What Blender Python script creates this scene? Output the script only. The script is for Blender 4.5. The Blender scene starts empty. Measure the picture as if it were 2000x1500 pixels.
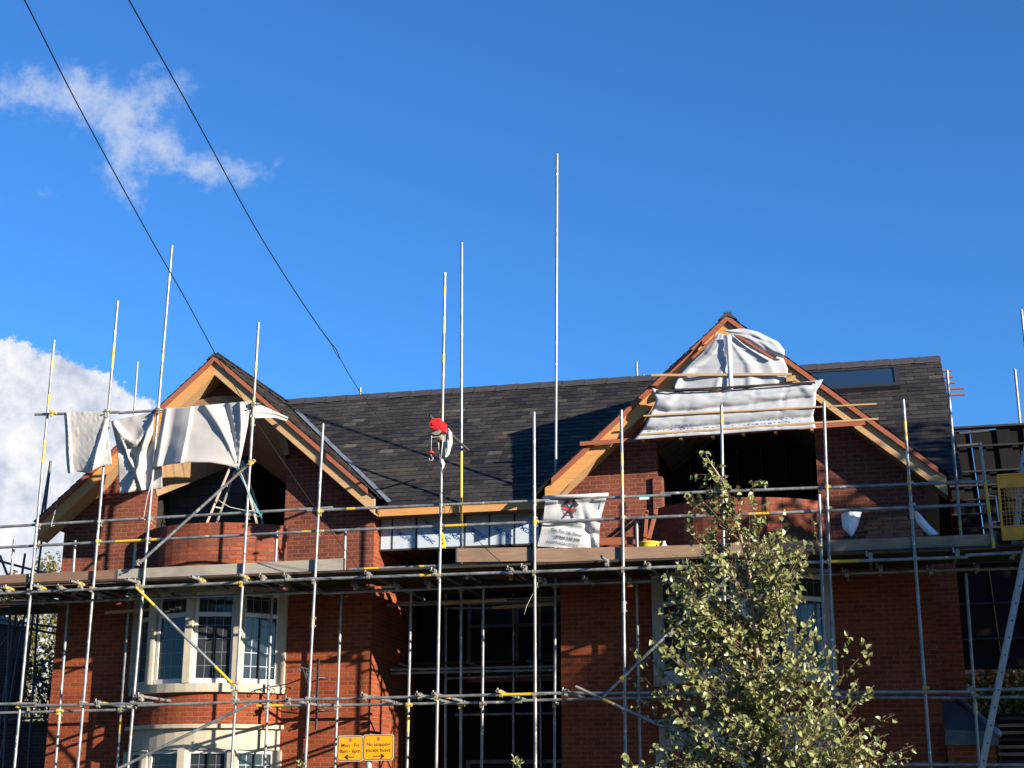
import bpy, math, random
from mathutils import Vector, Matrix, noise
random.seed(7)
rad = math.radians
D = bpy.data
scene = bpy.context.scene
COL = scene.collection

# ------------------------------------------------------------------ camera, sky, sun, exposure
F = 2890.0; TH = rad(16.1); YAW = rad(13.5); CAM = Vector((0.0, -24.5, 1.6))
fw = Vector((-math.sin(YAW)*math.cos(TH), math.cos(YAW)*math.cos(TH), math.sin(TH)))
rt = Vector((math.cos(YAW), math.sin(YAW), 0))
up = rt.cross(fw)
cam = D.objects.new('camera', D.cameras.new('camera')); COL.objects.link(cam)
cam.matrix_world = Matrix(((rt.x, up.x, -fw.x, CAM.x), (rt.y, up.y, -fw.y, CAM.y), (rt.z, up.z, -fw.z, CAM.z), (0, 0, 0, 1)))
cam.data.sensor_width = 36; cam.data.lens = 36*F/2000; cam.data.clip_end = 3000
scene.camera = cam
scene.render.resolution_x = 1024; scene.render.resolution_y = 768
SUN_EL = rad(16.0); SUN_AZ = rad(64.0)           # measured from -Y towards +X
sdir = Vector((math.sin(SUN_AZ)*math.cos(SUN_EL), -math.cos(SUN_AZ)*math.cos(SUN_EL), math.sin(SUN_EL)))
sun = D.objects.new('sun', D.lights.new('sun', 'SUN')); COL.objects.link(sun)
sun.data.energy = 5.0; sun.data.angle = rad(0.53); sun.data.color = (1.0, 0.90, 0.76)
sun.rotation_euler = sdir.to_track_quat('Z', 'Y').to_euler()
scene.view_settings.view_transform = 'Standard'; scene.view_settings.look = 'None'
scene.view_settings.exposure = 1.50; scene.view_settings.gamma = 1.0

def at(px, py, Y):
    "the point of the plane Y=const that the pixel (2000 x 1500 photograph) looks at"
    d = fw*F + rt*(px-1000) + up*(750-py)
    return CAM + d*((Y-CAM.y)/d.y)

class NT:
    "small node helper"
    def __init__(s, tree): s.t = tree; s.n = tree.nodes; s.l = tree.links
    def node(s, typ, **kw):
        n = s.n.new(typ)
        for k, v in kw.items(): setattr(n, k, v)
        return n
    def put(s, sock, val):
        if isinstance(val, bpy.types.NodeSocket): s.l.new(val, sock)
        elif val is not None: sock.default_value = val
    def math(s, op, a, b=None, c=None, clamp=False):
        n = s.node('ShaderNodeMath', operation=op, use_clamp=clamp)
        for i, v in enumerate((a, b, c)):
            if v is not None: s.put(n.inputs[i], v)
        return n.outputs[0]
    def vec(s, op, a, b=None, out=0):
        n = s.node('ShaderNodeVectorMath', operation=op)
        s.put(n.inputs[0], a)
        if b is not None: s.put(n.inputs[1], b)
        return n.outputs['Value'] if op in ('DOT_PRODUCT', 'LENGTH', 'DISTANCE') else n.outputs[0]
    def mix(s, f, a, b, blend='MIX'):
        n = s.node('ShaderNodeMix', data_type='RGBA', blend_type=blend)
        s.put(n.inputs[0], f); s.put(n.inputs[6], a if isinstance(a, bpy.types.NodeSocket) else (*a, 1))
        s.put(n.inputs[7], b if isinstance(b, bpy.types.NodeSocket) else (*b, 1)); return n.outputs[2]
    def noise(s, vec, scale, detail=4, rough=.55, lac=2.0):
        n = s.node('ShaderNodeTexNoise'); s.put(n.inputs['Vector'], vec)
        n.inputs['Scale'].default_value = scale; n.inputs['Detail'].default_value = detail
        n.inputs['Roughness'].default_value = rough; n.inputs['Lacunarity'].default_value = lac
        return n.outputs[0]
    def ramp(s, f, stops):
        n = s.node('ShaderNodeValToRGB'); s.put(n.inputs[0], f)
        e = n.color_ramp.elements
        while len(e) < len(stops): e.new(.5)
        for i, (p, c) in enumerate(stops):
            e[i].position = p; e[i].color = (*c, 1) if len(c) == 3 else c
        return n.outputs[0]
    def sstep(s, v, a, b):
        n = s.node('ShaderNodeMapRange', interpolation_type='SMOOTHSTEP')
        s.put(n.inputs[0], v); n.inputs[1].default_value = a; n.inputs[2].default_value = b
        return n.outputs[0]

world = D.worlds.new('World'); scene.world = world; world.use_nodes = True
W = NT(world.node_tree); W.n.clear()
sky = W.node('ShaderNodeTexSky', sky_type='NISHITA', sun_disc=False)
sky.sun_elevation = SUN_EL; sky.sun_rotation = rad(180-64.0); sky.air_density = 1.0; sky.dust_density = 0.2; sky.ozone_density = 4.0
tc = W.node('ShaderNodeTexCoord').outputs['Generated']
# fixed sky chart: tangent plane round one compass direction, in units of 100
dz = W.math('MAXIMUM', W.vec('DOT_PRODUCT', tc, tuple(fw)), 0.02)
cu = W.math('ADD', W.math('MULTIPLY', W.math('DIVIDE', W.vec('DOT_PRODUCT', tc, tuple(rt)), dz), F/100), 10)
cv = W.math('SUBTRACT', 7.5, W.math('MULTIPLY', W.math('DIVIDE', W.vec('DOT_PRODUCT', tc, tuple(up)), dz), F/100))
cmb = W.node('ShaderNodeCombineXYZ'); W.put(cmb.inputs[0], cu); W.put(cmb.inputs[1], cv); chart = cmb.outputs[0]
def blobs(lst):
    tot = None
    for (x, y, rx, ry, a) in lst:
        v = W.vec('MULTIPLY', W.vec('SUBTRACT', warped, (x/100, y/100, 0)), (100/rx, 100/ry, 0))
        r2 = W.vec('DOT_PRODUCT', v, v)
        g = W.math('MULTIPLY', W.math('EXPONENT', W.math('MULTIPLY', r2, -1.0)), a)
        tot = g if tot is None else W.math('ADD', tot, g)
    return tot
nz = W.node('ShaderNodeTexNoise'); W.put(nz.inputs['Vector'], chart); nz.inputs['Scale'].default_value = 1.3; nz.inputs['Detail'].default_value = 5
wv = W.vec('MULTIPLY', W.vec('SUBTRACT', nz.outputs['Color'], (.5, .5, .5)), (.75, .75, 0))
warped = W.vec('ADD', chart, wv)
n1 = W.noise(chart, 2.3, 10, .66); n2 = W.noise(chart, 0.9, 5, .5)
cumul = blobs([(0, 740, 70, 60, 1), (-40, 860, 170, 160, 1.6), (60, 790, 75, 70, 1), (100, 870, 110, 110, 1.2), (165, 790, 62, 55, .85), (190, 850, 70, 60, .5), (40, 1000, 200, 110, 1.5), (200, 930, 90, 120, .5), (300, 800, 60, 26, .38), (60, 1150, 220, 120, 1.2), (60, 1380, 300, 200, 1.5)])
cd = W.sstep(W.math('ADD', cumul, W.math('MULTIPLY', W.math('SUBTRACT', n1, .5), 1.25)), .36, .58)
wisp = blobs([(15, 180, 60, 38, .9), (110, 180, 70, 48, 1.0), (180, 190, 60, 45, .8), (240, 215, 60, 55, 1.0), (300, 165, 40, 40, .7), (350, 185, 45, 30, .45), (290, 270, 60, 45, 1.0), (350, 310, 60, 32, .95), (420, 335, 60, 28, .95), (485, 335, 42, 28, .75), (235, 320, 30, 55, .75), (262, 372, 26, 40, .75), (205, 290, 35, 60, .5), (535, 320, 16, 20, .5), (100, 378, 50, 10, .3)])
wd = W.math('MULTIPLY', W.sstep(W.math('ADD', wisp, W.math('MULTIPLY', W.math('SUBTRACT', n1, .5), 3.2)), .05, 1.95), W.math('MULTIPLY', W.sstep(wisp, .04, .34), .78))
skyc = W.mix(1.0, sky.outputs[0], (0.50, 1.03, 1.52), 'MULTIPLY')
ctone = W.ramp(W.math('ADD', W.math('MULTIPLY', n2, .6), W.math('MULTIPLY', n1, .4)), [(.36, (3.3, 3.75, 4.6)), (.50, (5.5, 5.65, 6.0)), (.60, (6.8, 6.8, 6.8))])
c1 = W.mix(W.math('MULTIPLY', cd, .96), skyc, ctone)
c2 = W.mix(wd, c1, (4.2, 4.8, 5.9))
bg = W.node('ShaderNodeBackground'); W.put(bg.inputs[0], c2); bg.inputs[1].default_value = 0.0525
wo = W.node('ShaderNodeOutputWorld'); W.l.new(bg.outputs[0], wo.inputs[0])

# ------------------------------------------------------------------ materials
MATS = {}
K = .74
def sc3(c, k=None): return tuple(x*(K if k is None else k) for x in c)
def mat(name, fn, rough=.6, metal=0.0, spec=.5, **kw):
    m = D.materials.new(name); m.use_nodes = True
    T = NT(m.node_tree); b = T.n['Principled BSDF']
    b.inputs['Roughness'].default_value = rough; b.inputs['Metallic'].default_value = metal
    b.inputs['Specular IOR Level'].default_value = spec
    fn(T, b); MATS[name] = m
    return m
def coords(T, kind='Object'):
    return T.node('ShaderNodeTexCoord').outputs[kind]
def bump(T, b, h, strength=.3, dist=.01):
    n = T.node('ShaderNodeBump'); n.inputs['Strength'].default_value = strength; n.inputs['Distance'].default_value = dist
    T.put(n.inputs['Height'], h); T.l.new(n.outputs[0], b.inputs['Normal'])
def brick(name, c1, c2, mortar, bw=.225, rh=.075, ms=.010, vary=.5, stain=None):
    c1, c2, mortar = sc3(c1, .88), sc3(c2, .88), sc3(mortar, .8); stain = sc3(stain, .88) if stain else None
    def fn(T, b):
        uv = coords(T, 'UV')
        w = T.noise(uv, 9, 3)
        uvw = T.vec('ADD', uv, T.vec('MULTIPLY', T.vec('SUBTRACT', T.node('ShaderNodeTexNoise').outputs['Color'], (.5, .5, .5)), (0, 0, 0)))
        n = T.node('ShaderNodeTexBrick'); T.put(n.inputs['Vector'], uv)
        n.inputs['Scale'].default_value = 1; n.inputs['Brick Width'].default_value = bw; n.inputs['Row Height'].default_value = rh
        n.inputs['Mortar Size'].default_value = ms; n.inputs['Mortar Smooth'].default_value = .25; n.inputs['Bias'].default_value = 0
        n.inputs['Color1'].default_value = (*c1, 1); n.inputs['Color2'].default_value = (*c2, 1); n.inputs['Mortar'].default_value = (*mortar, 1)
        # blotches: whole-wall tone and per-brick grain
        big = T.noise(uv, .8, 4); fine = T.noise(uv, 30, 4)
        c = T.mix(1.0, n.outputs['Color'], T.ramp(big, [(.3, (1-vary*.6,)*3), (.7, (1+vary*.3, 1+vary*.3, 1+vary*.3))]), 'MULTIPLY')
        c = T.mix(1.0, c, T.ramp(fine, [(.3, (.78,)*3), (.7, (1.15,)*3)]), 'MULTIPLY')
        c = T.mix(T.math('MULTIPLY', T.sstep(T.noise(uv, 3.1, 7, .7), .60, .74), .30), c, (.24, .17, .13))
        if stain: c = T.mix(T.sstep(T.noise(uv, 2.2, 6), .52, .75), c, stain)
        T.put(b.inputs['Base Color'], c)
        h = T.math('ADD', T.math('MULTIPLY', n.outputs['Fac'], -1.0), T.math('MULTIPLY', fine, .35))
        bump(T, b, h, .6, .008)
    return mat(name, fn, .9, spec=.12)
brick('brick_old', (.285, .060, .023), (.185, .040, .016), (.27, .105, .058), vary=.5)
brick('brick_new', (.205, .060, .037), (.140, .044, .030), (.265, .115, .075), vary=.6)
brick('brick_bay', (.31, .078, .036), (.17, .048, .028), (.15, .07, .05), vary=.7, stain=(.12, .06, .043))
brick('brick_far', (.09, .04, .032), (.06, .03, .026), (.10, .08, .075))
brick('block', (.10, .105, .115), (.08, .085, .09), (.07, .07, .075), bw=.45, rh=.225, ms=.012)
def wood(name, c1, c2, scale=1.0, axis='X', rough=.7, grey=None):
    c1, c2 = sc3(c1), sc3(c2); grey = sc3(grey) if grey else None
    def fn(T, b):
        co = coords(T)
        mp = T.node('ShaderNodeMapping'); T.put(mp.inputs[0], co)
        mp.inputs['Scale'].default_value = {'X': (1.2, 14, 14), 'Y': (14, 1.2, 14), 'Z': (14, 14, 1.2)}[axis]
        n = T.noise(mp.outputs[0], 2.4*scale, 6, .65)
        c = T.ramp(n, [(.3, c2), (.62, c1)])
        k = T.noise(co, 1.7, 3)
        c = T.mix(T.sstep(k, .45, .7), c, grey or tuple(x*.72 for x in c1))
        T.put(b.inputs['Base Color'], c); bump(T, b, n, .35, .004)
    return mat(name, fn, rough, spec=.2)
wood('timber', (.66, .34, .115), (.52, .24, .075), grey=(.60, .31, .12))
wood('timber_pale', (.56, .36, .18), (.43, .26, .12), grey=(.50, .30, .15))
wood('red_batten', (.36, .115, .06), (.28, .085, .045), grey=(.33, .12, .07))
wood('ply', (.35, .22, .12), (.27, .165, .09), .6)
wood('board_tan', (.33, .21, .14), (.24, .15, .095), grey=(.20, .14, .10))
wood('board_grey', (.40, .36, .29), (.30, .27, .22), grey=(.27, .24, .20))
wood('board_brown', (.25, .15, .10), (.18, .105, .07), grey=(.20, .13, .09))
wood('board_shaded', (.085, .055, .038), (.05, .034, .026), grey=(.04, .03, .024))  # deck boards darkened: under-deck shade put into the colour
wood('board_mixed', (.36, .27, .18), (.24, .18, .12), grey=(.20, .16, .12))
wood('board_dark', (.055, .043, .034), (.035, .027, .022), grey=(.03, .025, .02))  # dark wood; on deck boards this colour carries the under-deck shade
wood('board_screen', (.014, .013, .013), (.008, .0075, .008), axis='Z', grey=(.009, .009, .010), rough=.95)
def slate_fn(T, b):
    a = T.node('ShaderNodeAttribute'); a.attribute_name = 'tone'
    co = coords(T); n = T.noise(co, 14, 5); k = T.noise(co, 1.1, 3)
    c = T.ramp(a.outputs['Fac'], [(0, (.010, .010, .012)), (.35, (.023, .021, .020)), (.6, (.037, .033, .028)), (.85, (.052, .045, .036)), (1, (.085, .072, .056))])
    c = T.mix(1.0, c, T.ramp(n, [(.3, (.75,)*3), (.7, (1.2,)*3)]), 'MULTIPLY')
    c = T.mix(1.0, c, T.ramp(k, [(.3, (.72, .74, .82)), (.7, (1.15, 1.1, 1.05))]), 'MULTIPLY')
    T.put(b.inputs['Base Color'], c); bump(T, b, n, .4, .004)
mat('slate', slate_fn, .62, 0, .28)
def plain(name, c, rough=.6, metal=0.0, var=.15, scale=8, spec=.5, bmp=.1):
    c = sc3(c)
    def fn(T, b):
        co = coords(T); n = T.noise(co, scale, 5)
        T.put(b.inputs['Base Color'], T.mix(1.0, T.mix(0.0, c, c), T.ramp(n, [(.3, (1-var,)*3), (.7, (1+var,)*3)]), 'MULTIPLY'))
        if bmp: bump(T, b, n, bmp, .004)
    return mat(name, fn, rough, metal, spec)
def galv_fn(T, b):
    co = coords(T); n = T.noise(co, 5, 6, .65); k = T.noise(co, 40, 3)
    c = T.ramp(n, [(.35, (.13, .137, .14)), (.55, (.24, .243, .24)), (.75, (.31, .31, .30))])
    c = T.mix(T.math('MULTIPLY', T.sstep(T.noise(co, 2.3, 5), .60, .72), .55), c, (.26, .17, .11))
    c = T.mix(T.math('MULTIPLY', T.sstep(T.noise(co, 7.3, 5), .63, .70), .7), c, (.75, .74, .70))
    T.put(b.inputs['Base Color'], c); T.put(b.inputs['Roughness'], T.ramp(n, [(.3, (.38,)*3), (.7, (.6,)*3)])); bump(T, b, k, .12, .002)
mat('galvanised', galv_fn, .45, .45)
plain('galv_dark', (.10, .105, .115), .55, .35)
def yel_fn(T, b):
    co = coords(T); n = T.noise(co, 11, 6, .7)
    T.put(b.inputs['Base Color'], T.mix(T.sstep(n, .56, .66), (.53, .33, .025), (.30, .27, .20))); bump(T, b, n, .15, .002)
mat('yellow_paint', yel_fn, .5)
plain('coupler_yellow', (.58, .42, .10), .55, .1, .3, 30)
plain('coupler_steel', (.42, .39, .31), .5, .5, .35, 30)
plain('stone', (.46, .40, .30), .85, var=.16, scale=4, bmp=.25)
plain('pvc', (.60, .59, .57), .4, var=.03)
plain('white_paint', (.74, .73, .70), .5, var=.05)
plain('lead', (.24, .27, .32), .45, .3, .25, 5)
plain('black_edge', (.018, .018, .02), .6)
plain('underside', (.012, .011, .012), .95, spec=.1)  # near black: shade of the recess put into its wall colour
wood('room_timber', (.42, .29, .18), (.30, .21, .13), grey=(.3, .22, .15))
plain('room_dark', (.030, .027, .028), .95, spec=.05)  # darkness of the unlit rooms put into the colour
plain('ridge_clay', (.050, .044, .044), .65, var=.2)
plain('red_plastic', (.62, .02, .018), .35, var=.08)
plain('black_rubber', (.012, .012, .014), .7, spec=.15)
plain('yellow_plastic', (.80, .62, .03), .4, var=.08)
plain('gate_yellow', (1.0, .41, .015), .55, var=.18, scale=5)
plain('white_plastic', (.82, .82, .80), .4, var=.04)
plain('rope_white', (.62, .60, .55), .8, var=.2, scale=60)
plain('rope_blue', (.10, .40, .48), .7, var=.2, scale=60)
plain('iron', (.12, .12, .125), .45, .5, .3, 30)
plain('alu', (.42, .41, .39), .5, .25, .12)
plain('ladder_wood', (.62, .52, .42), .7, var=.2)
plain('sign_yellow', (.90, .38, .006), .45, var=.04)
plain('sign_black', (.06, .018, .01), .5)
plain('sign_rim', (.72, .62, .45), .5)
plain('sign_red', (.45, .03, .02), .5)
plain('sign_blue', (.25, .20, .45), .5)
plain('print_blue', (.03, .13, .42), .6)
plain('print_black', (.04, .04, .05), .6)
plain('print_red', (.60, .07, .05), .6)
plain('foil', (.52, .60, .66), .5, .0, .06)
plain('foil_edge', (.03, .04, .06), .6)
plain('render_wall', (.75, .72, .66), .85)
plain('tile_roof', (.20, .10, .07), .8)
plain('asphalt', (.05, .05, .052), .9, var=.2, scale=40)
plain('paving', (.30, .29, .27), .9, var=.15)
plain('grass', (.06, .09, .03), .95, var=.4, scale=3)
plain('bark', (.16, .12, .09), .9, var=.35, scale=20, bmp=.5)
plain('birch_bark', (.42, .30, .19), .7, var=.35, scale=25, bmp=.3)
plain('twig', (.16, .075, .045), .7)
plain('sticker_green', (.10, .30, .28), .6)
def sheet(name, c, trans, tint=.0):
    c = sc3(c)
    def fn(T, b):
        co = coords(T); n = T.noise(co, 3.2, 5); f = T.noise(co, 26, 4)
        col = T.mix(1.0, T.mix(0.0, c, c), T.ramp(n, [(.3, (.86, .86, .87)), (.7, (1.04,)*3)]), 'MULTIPLY')
        T.put(b.inputs['Base Color'], col); bump(T, b, T.math('ADD', n, T.math('MULTIPLY', f, .12)), .22, .010)
        tr = T.node('ShaderNodeBsdfTranslucent'); T.put(tr.inputs[0], col)
        ms = T.node('ShaderNodeMixShader'); ms.inputs[0].default_value = trans
        T.l.new(b.outputs[0], ms.inputs[1]); T.l.new(tr.outputs[0], ms.inputs[2])
        T.l.new(ms.outputs[0], T.n['Material Output'].inputs[0])
    return mat(name, fn, .5)
sheet('canvas', (.60, .57, .53), .20)
sheet('poly', (.74, .755, .78), .34)
sheet('banner', (.66, .65, .63), .12)
def film_fn(T, b):
    T.put(b.inputs['Base Color'], (.80, .84, .88, 1)); b.inputs['Alpha'].default_value = .62
    bump(T, b, T.noise(coords(T), 6, 5), .6, .03)
mat('film', film_fn, .3)
def glass_fn(T, b):
    T.put(b.inputs['Base Color'], (.018, .022, .026, 1)); b.inputs['Coat Weight'].default_value = .0
    bump(T, b, T.noise(coords(T), 1.5, 2), .05, .02)
mat('glass', glass_fn, .05, 0, .42)
plain('shaded_glass', (.008, .009, .012), .35, spec=.15)  # recess panes, their shade put into the colour
plain('shaded_frame', (.16, .17, .19), .6, spec=.2)  # recess frames toned down, recess shade put into the colour
def leaf(name, c1, c2, tr=.35, rough=.38):
    c1, c2 = sc3(c1, .85), sc3(c2, .85)
    def fn(T, b):
        a = T.node('ShaderNodeAttribute'); a.attribute_name = 'tone'
        c = T.ramp(a.outputs['Fac'], [(0, c2), (.5, c1), (1, tuple(min(1, x*1.7) for x in c1))])
        T.put(b.inputs['Base Color'], c)
        t = T.node('ShaderNodeBsdfTranslucent'); T.put(t.inputs[0], T.mix(1.0, c, (1.3, 1.25, .6), 'MULTIPLY'))
        ms = T.node('ShaderNodeMixShader'); ms.inputs[0].default_value = tr
        T.l.new(b.outputs[0], ms.inputs[1]); T.l.new(t.outputs[0], ms.inputs[2]); T.l.new(ms.outputs[0], T.n['Material Output'].inputs[0])
    return mat(name, fn, rough)
leaf('leaf_birch', (.235, .25, .095), (.065, .09, .028), .22, .36)
leaf('leaf_autumn', (.20, .17, .05), (.06, .08, .03), .4)
leaf('leaf_dark', (.05, .085, .03), (.02, .04, .015), .3)

# ------------------------------------------------------------------ mesh helpers
class MB:
    def __init__(s): s.v = []; s.f = []; s.mi = []; s.uv = []; s.sm = []; s.tone = []
    def add(s, vs, fs, mi=0, uvs=None, smooth=False, tone=None):
        o = len(s.v); s.v += [tuple(v) for v in vs]
        for i, f in enumerate(fs):
            s.f.append([o+j for j in f]); s.mi.append(mi); s.sm.append(smooth)
            s.uv.append([uvs[j] for j in f] if uvs else None); s.tone.append(tone)
        return s
    def quad(s, a, b, c, d, mi=0, uvs=None, tone=None): return s.add([a, b, c, d], [(0, 1, 2, 3)], mi, uvs, tone=tone)
    def box(s, x0, x1, y0, y1, z0, z1, mi=0):
        vs = [(x, y, z) for z in (z0, z1) for y in (y0, y1) for x in (x0, x1)]
        return s.add(vs, [(0, 2, 3, 1), (4, 5, 7, 6), (0, 1, 5, 4), (2, 6, 7, 3), (0, 4, 6, 2), (1, 3, 7, 5)], mi)
    def beam(s, p0, p1, w, h, upv=(0, 0, 1), mi=0):
        "box along p0-p1, w across, h along upv"
        p0 = Vector(p0); p1 = Vector(p1); a = (p1-p0).normalized(); u = Vector(upv); u = (u-a*u.dot(a)).normalized(); r = a.cross(u)
        vs = []
        for p in (p0, p1):
            for (i, j) in ((-1, -1), (1, -1), (1, 1), (-1, 1)): vs.append(p+r*(i*w/2)+u*(j*h/2))
        return s.add(vs, [(3, 2, 1, 0), (4, 5, 6, 7), (0, 1, 5, 4), (1, 2, 6, 5), (2, 3, 7, 6), (3, 0, 4, 7)], mi)
    def tube(s, p0, p1, r, n=10, mi=0, hollow=False, r1=None):
        p0 = Vector(p0); p1 = Vector(p1); a = (p1-p0).normalized()
        u = a.orthogonal().normalized(); w = a.cross(u); r1 = r if r1 is None else r1
        vs = [p+(u*math.cos(2*math.pi*k/n)+w*math.sin(2*math.pi*k/n))*q for p, q in ((p0, r), (p1, r1)) for k in range(n)]
        s.add(vs, [(k, (k+1) % n, n+(k+1) % n, n+k) for k in range(n)], mi, smooth=True)
        if hollow:
            ri = r*.8; L = min(.12, (p1-p0).length*.3)
            for p, d in ((p0, 1), (p1, -1)):
                c = [(u*math.cos(2*math.pi*k/n)+w*math.sin(2*math.pi*k/n)) for k in range(n)]
                vs = [p+x*r for x in c]+[p+x*ri for x in c]+[p+a*(d*L)+x*ri for x in c]
                fs = [(k, (k+1) % n, n+(k+1) % n, n+k) for k in range(n)]+[(n+k, n+(k+1) % n, 2*n+(k+1) % n, 2*n+k) for k in range(n)]+[tuple(2*n+k for k in range(n))]
                s.add(vs, fs, mi)
        else:
            s.add([v for v in vs[:n]], [tuple(reversed(range(n)))], mi); s.add([v for v in vs[n:]], [tuple(range(n))], mi)
        return s
    def path(s, pts, r, n=6, mi=0, r1=None):
        pts = [Vector(p) for p in pts]; m = len(pts); vs = []
        u = None
        for i, p in enumerate(pts):
            a = (pts[min(i+1, m-1)]-pts[max(i-1, 0)]).normalized()
            u = a.orthogonal().normalized() if u is None else (u-a*u.dot(a)).normalized()
            w = a.cross(u); q = r if r1 is None else r+(r1-r)*i/(m-1)
            vs += [p+(u*math.cos(2*math.pi*k/n)+w*math.sin(2*math.pi*k/n))*q for k in range(n)]
        return s.add(vs, [(i*n+k, i*n+(k+1) % n, (i+1)*n+(k+1) % n, (i+1)*n+k) for i in range(m-1) for k in range(n)]+[tuple(reversed(range(n))), tuple((m-1)*n+k for k in range(n))], mi, smooth=True)
    def lathe(s, c, prof, n=20, mi=0):
        "prof: (radius, z) pairs"
        c = Vector(c); vs = [c+Vector((r*math.cos(2*math.pi*k/n), r*math.sin(2*math.pi*k/n), z)) for r, z in prof for k in range(n)]
        return s.add(vs, [(i*n+k, i*n+(k+1) % n, (i+1)*n+(k+1) % n, (i+1)*n+k) for i in range(len(prof)-1) for k in range(n)], mi, smooth=True)
    def build(s, name, mats, parent=None, **tags):
        me = D.meshes.new(name); me.from_pydata(s.v, [], s.f); me.update()
        for m in (mats if isinstance(mats, (list, tuple)) else [mats]): me.materials.append(MATS[m])
        uvl = me.uv_layers.new(name='UVMap')
        for p in me.polygons:
            p.material_index = s.mi[p.index]; p.use_smooth = s.sm[p.index]
            cu = s.uv[p.index]; nx, ny, nz = (abs(c) for c in p.normal)
            for k, li in enumerate(p.loop_indices):
                if cu: uvl.data[li].uv = cu[k]; continue
                v = me.vertices[me.loops[li].vertex_index].co
                uvl.data[li].uv = (v.y+.11, v.z) if nx > max(ny, nz) else ((v.x, v.z) if ny >= nz else (v.x, v.y))
        if any(t is not None for t in s.tone):
            at_ = me.attributes.new('tone', 'FLOAT', 'FACE')
            at_.data.foreach_set('value', [t if t is not None else .5 for t in s.tone])
        o = D.objects.new(name, me); COL.objects.link(o)
        if parent: o.parent = parent
        for k, v in tags.items(): o[k] = v
        return o
def thing(name, label, cat, group=None, loc=None):
    o = D.objects.new(name, None); COL.objects.link(o); o.empty_display_size = .2
    if loc is not None: o.location = loc
    o['label'] = label; o['category'] = cat
    if group: o['group'] = group
    return o
def keep(o, root):
    "children are modelled in world space: cancel the root's offset"
    bpy.context.view_layer.update()
    for c in root.children: c.matrix_parent_inverse = Matrix.Translation(root.location).inverted()
def lab(o, label, cat, group=None):
    o['label'] = label; o['category'] = cat
    if group: o['group'] = group
    return o
def text_verts(s, size, bold=0.0):
    cu = D.curves.new('t', 'FONT'); cu.body = s; cu.size = size; cu.align_x = 'CENTER'; cu.align_y = 'CENTER'; cu.offset = bold; cu.resolution_u = 3
    ob = D.objects.new('t', cu); me = D.meshes.new_from_object(ob)
    vs = [tuple(v.co) for v in me.vertices]; fs = [tuple(p.vertices) for p in me.polygons]
    D.objects.remove(ob); D.curves.remove(cu); D.meshes.remove(me)
    return vs, fs

# ------------------------------------------------------------------ ground
m = MB(); m.quad((-400, -400, 0), (400, -400, 0), (400, 900, 0), (-400, 900, 0)); m.build('ground', 'grass', kind='structure')
m = MB(); m.box(-60, 60, -22, -9, -.2, .004); m.build('road', 'asphalt', kind='structure')
m = MB(); m.box(-60, 60, -9, -6.4, -.1, .12); m.box(-60, 60, -26, -22, -.1, .12); m.build('pavement', 'paving', kind='structure')

# ------------------------------------------------------------------ the house
EX = {}
house = thing('brick_house', 'red brick house with two timber-edged gables and slate roof, being rebuilt behind scaffolding', 'house')
CX = (-11.41, -2.01); HW = 3.03; OW = 1.33; SL = .87; AZ = (9.67, 9.71)
ER = .905
def arch_z(dx, spring=7.78, rise=1.08):
    t = min(1, abs(dx)/OW); return spring+rise*math.sqrt(max(0, 1-t*t))
def gable(ci, mb_mat):
    cx = CX[ci]; az = AZ[ci]-.16
    def top(x): return az-SL*abs(x-cx)
    xs = sorted(set([round(cx+HW*k/10, 4) for k in range(-10, 11)]+[round(cx+OW*math.sin(math.pi*k/28), 4) for k in range(-14, 15)]))
    m = MB(); zb = 5.35
    for a, b in zip(xs[:-1], xs[1:]):
        mid = (a+b)/2
        if abs(mid-cx) < OW:
            za, zc = arch_z(a-cx), arch_z(b-cx)
            if ci == 1: za = zc = 8.45
            if min(top(a), top(b)) > max(za, zc)+.01: m.quad((a, 0, za), (b, 0, zc), (b, 0, top(b)), (a, 0, top(a)))
            m.quad((a, 0, za), (a, .3, za), (b, .3, zc), (b, 0, zc))
        else: m.quad((a, 0, zb), (b, 0, zb), (b, 0, top(b)), (a, 0, top(a)))
    for s in (-1, 1):
        x = cx+s*OW; q = [(x, 0, zb), (x, .3, zb), (x, .3, 8.45 if ci else 7.78), (x, 0, 8.45 if ci else 7.78)]
        m.quad(*(q if s > 0 else q[::-1]))
    m.build('gable_wall', 'brick_new', house)
    # lower storey wall either side of the bay
    m = MB()
    for s in (-1, 1):
        m = MB(); a, b = sorted((cx+s*HW, cx+s*1.36)); m.quad((a, .001, -.2), (b, .001, -.2), (b, .001, 5.35), (a, .001, 5.35)); m.build('front_wall', 'brick_old', house)
    # returns
    m = MB(); x = cx-HW; m.quad((x, 0, -.2), (x, 8, -.2), (x, 8, 7), (x, 0, 7)); m.build('side_wall', 'brick_old', house); m = MB(); x = cx+HW
    m.quad((x, 8, -.2), (x, 0, -.2), (x, 0, 5.35), (x, 8, 5.35)); m.quad((x, 8, 5.35), (x, 0, 5.35), (x, 0, 6.9), (x, 8, 6.9)); m.build('side_wall', 'brick_old', house)
gable(0, None); gable(1, None)

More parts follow.
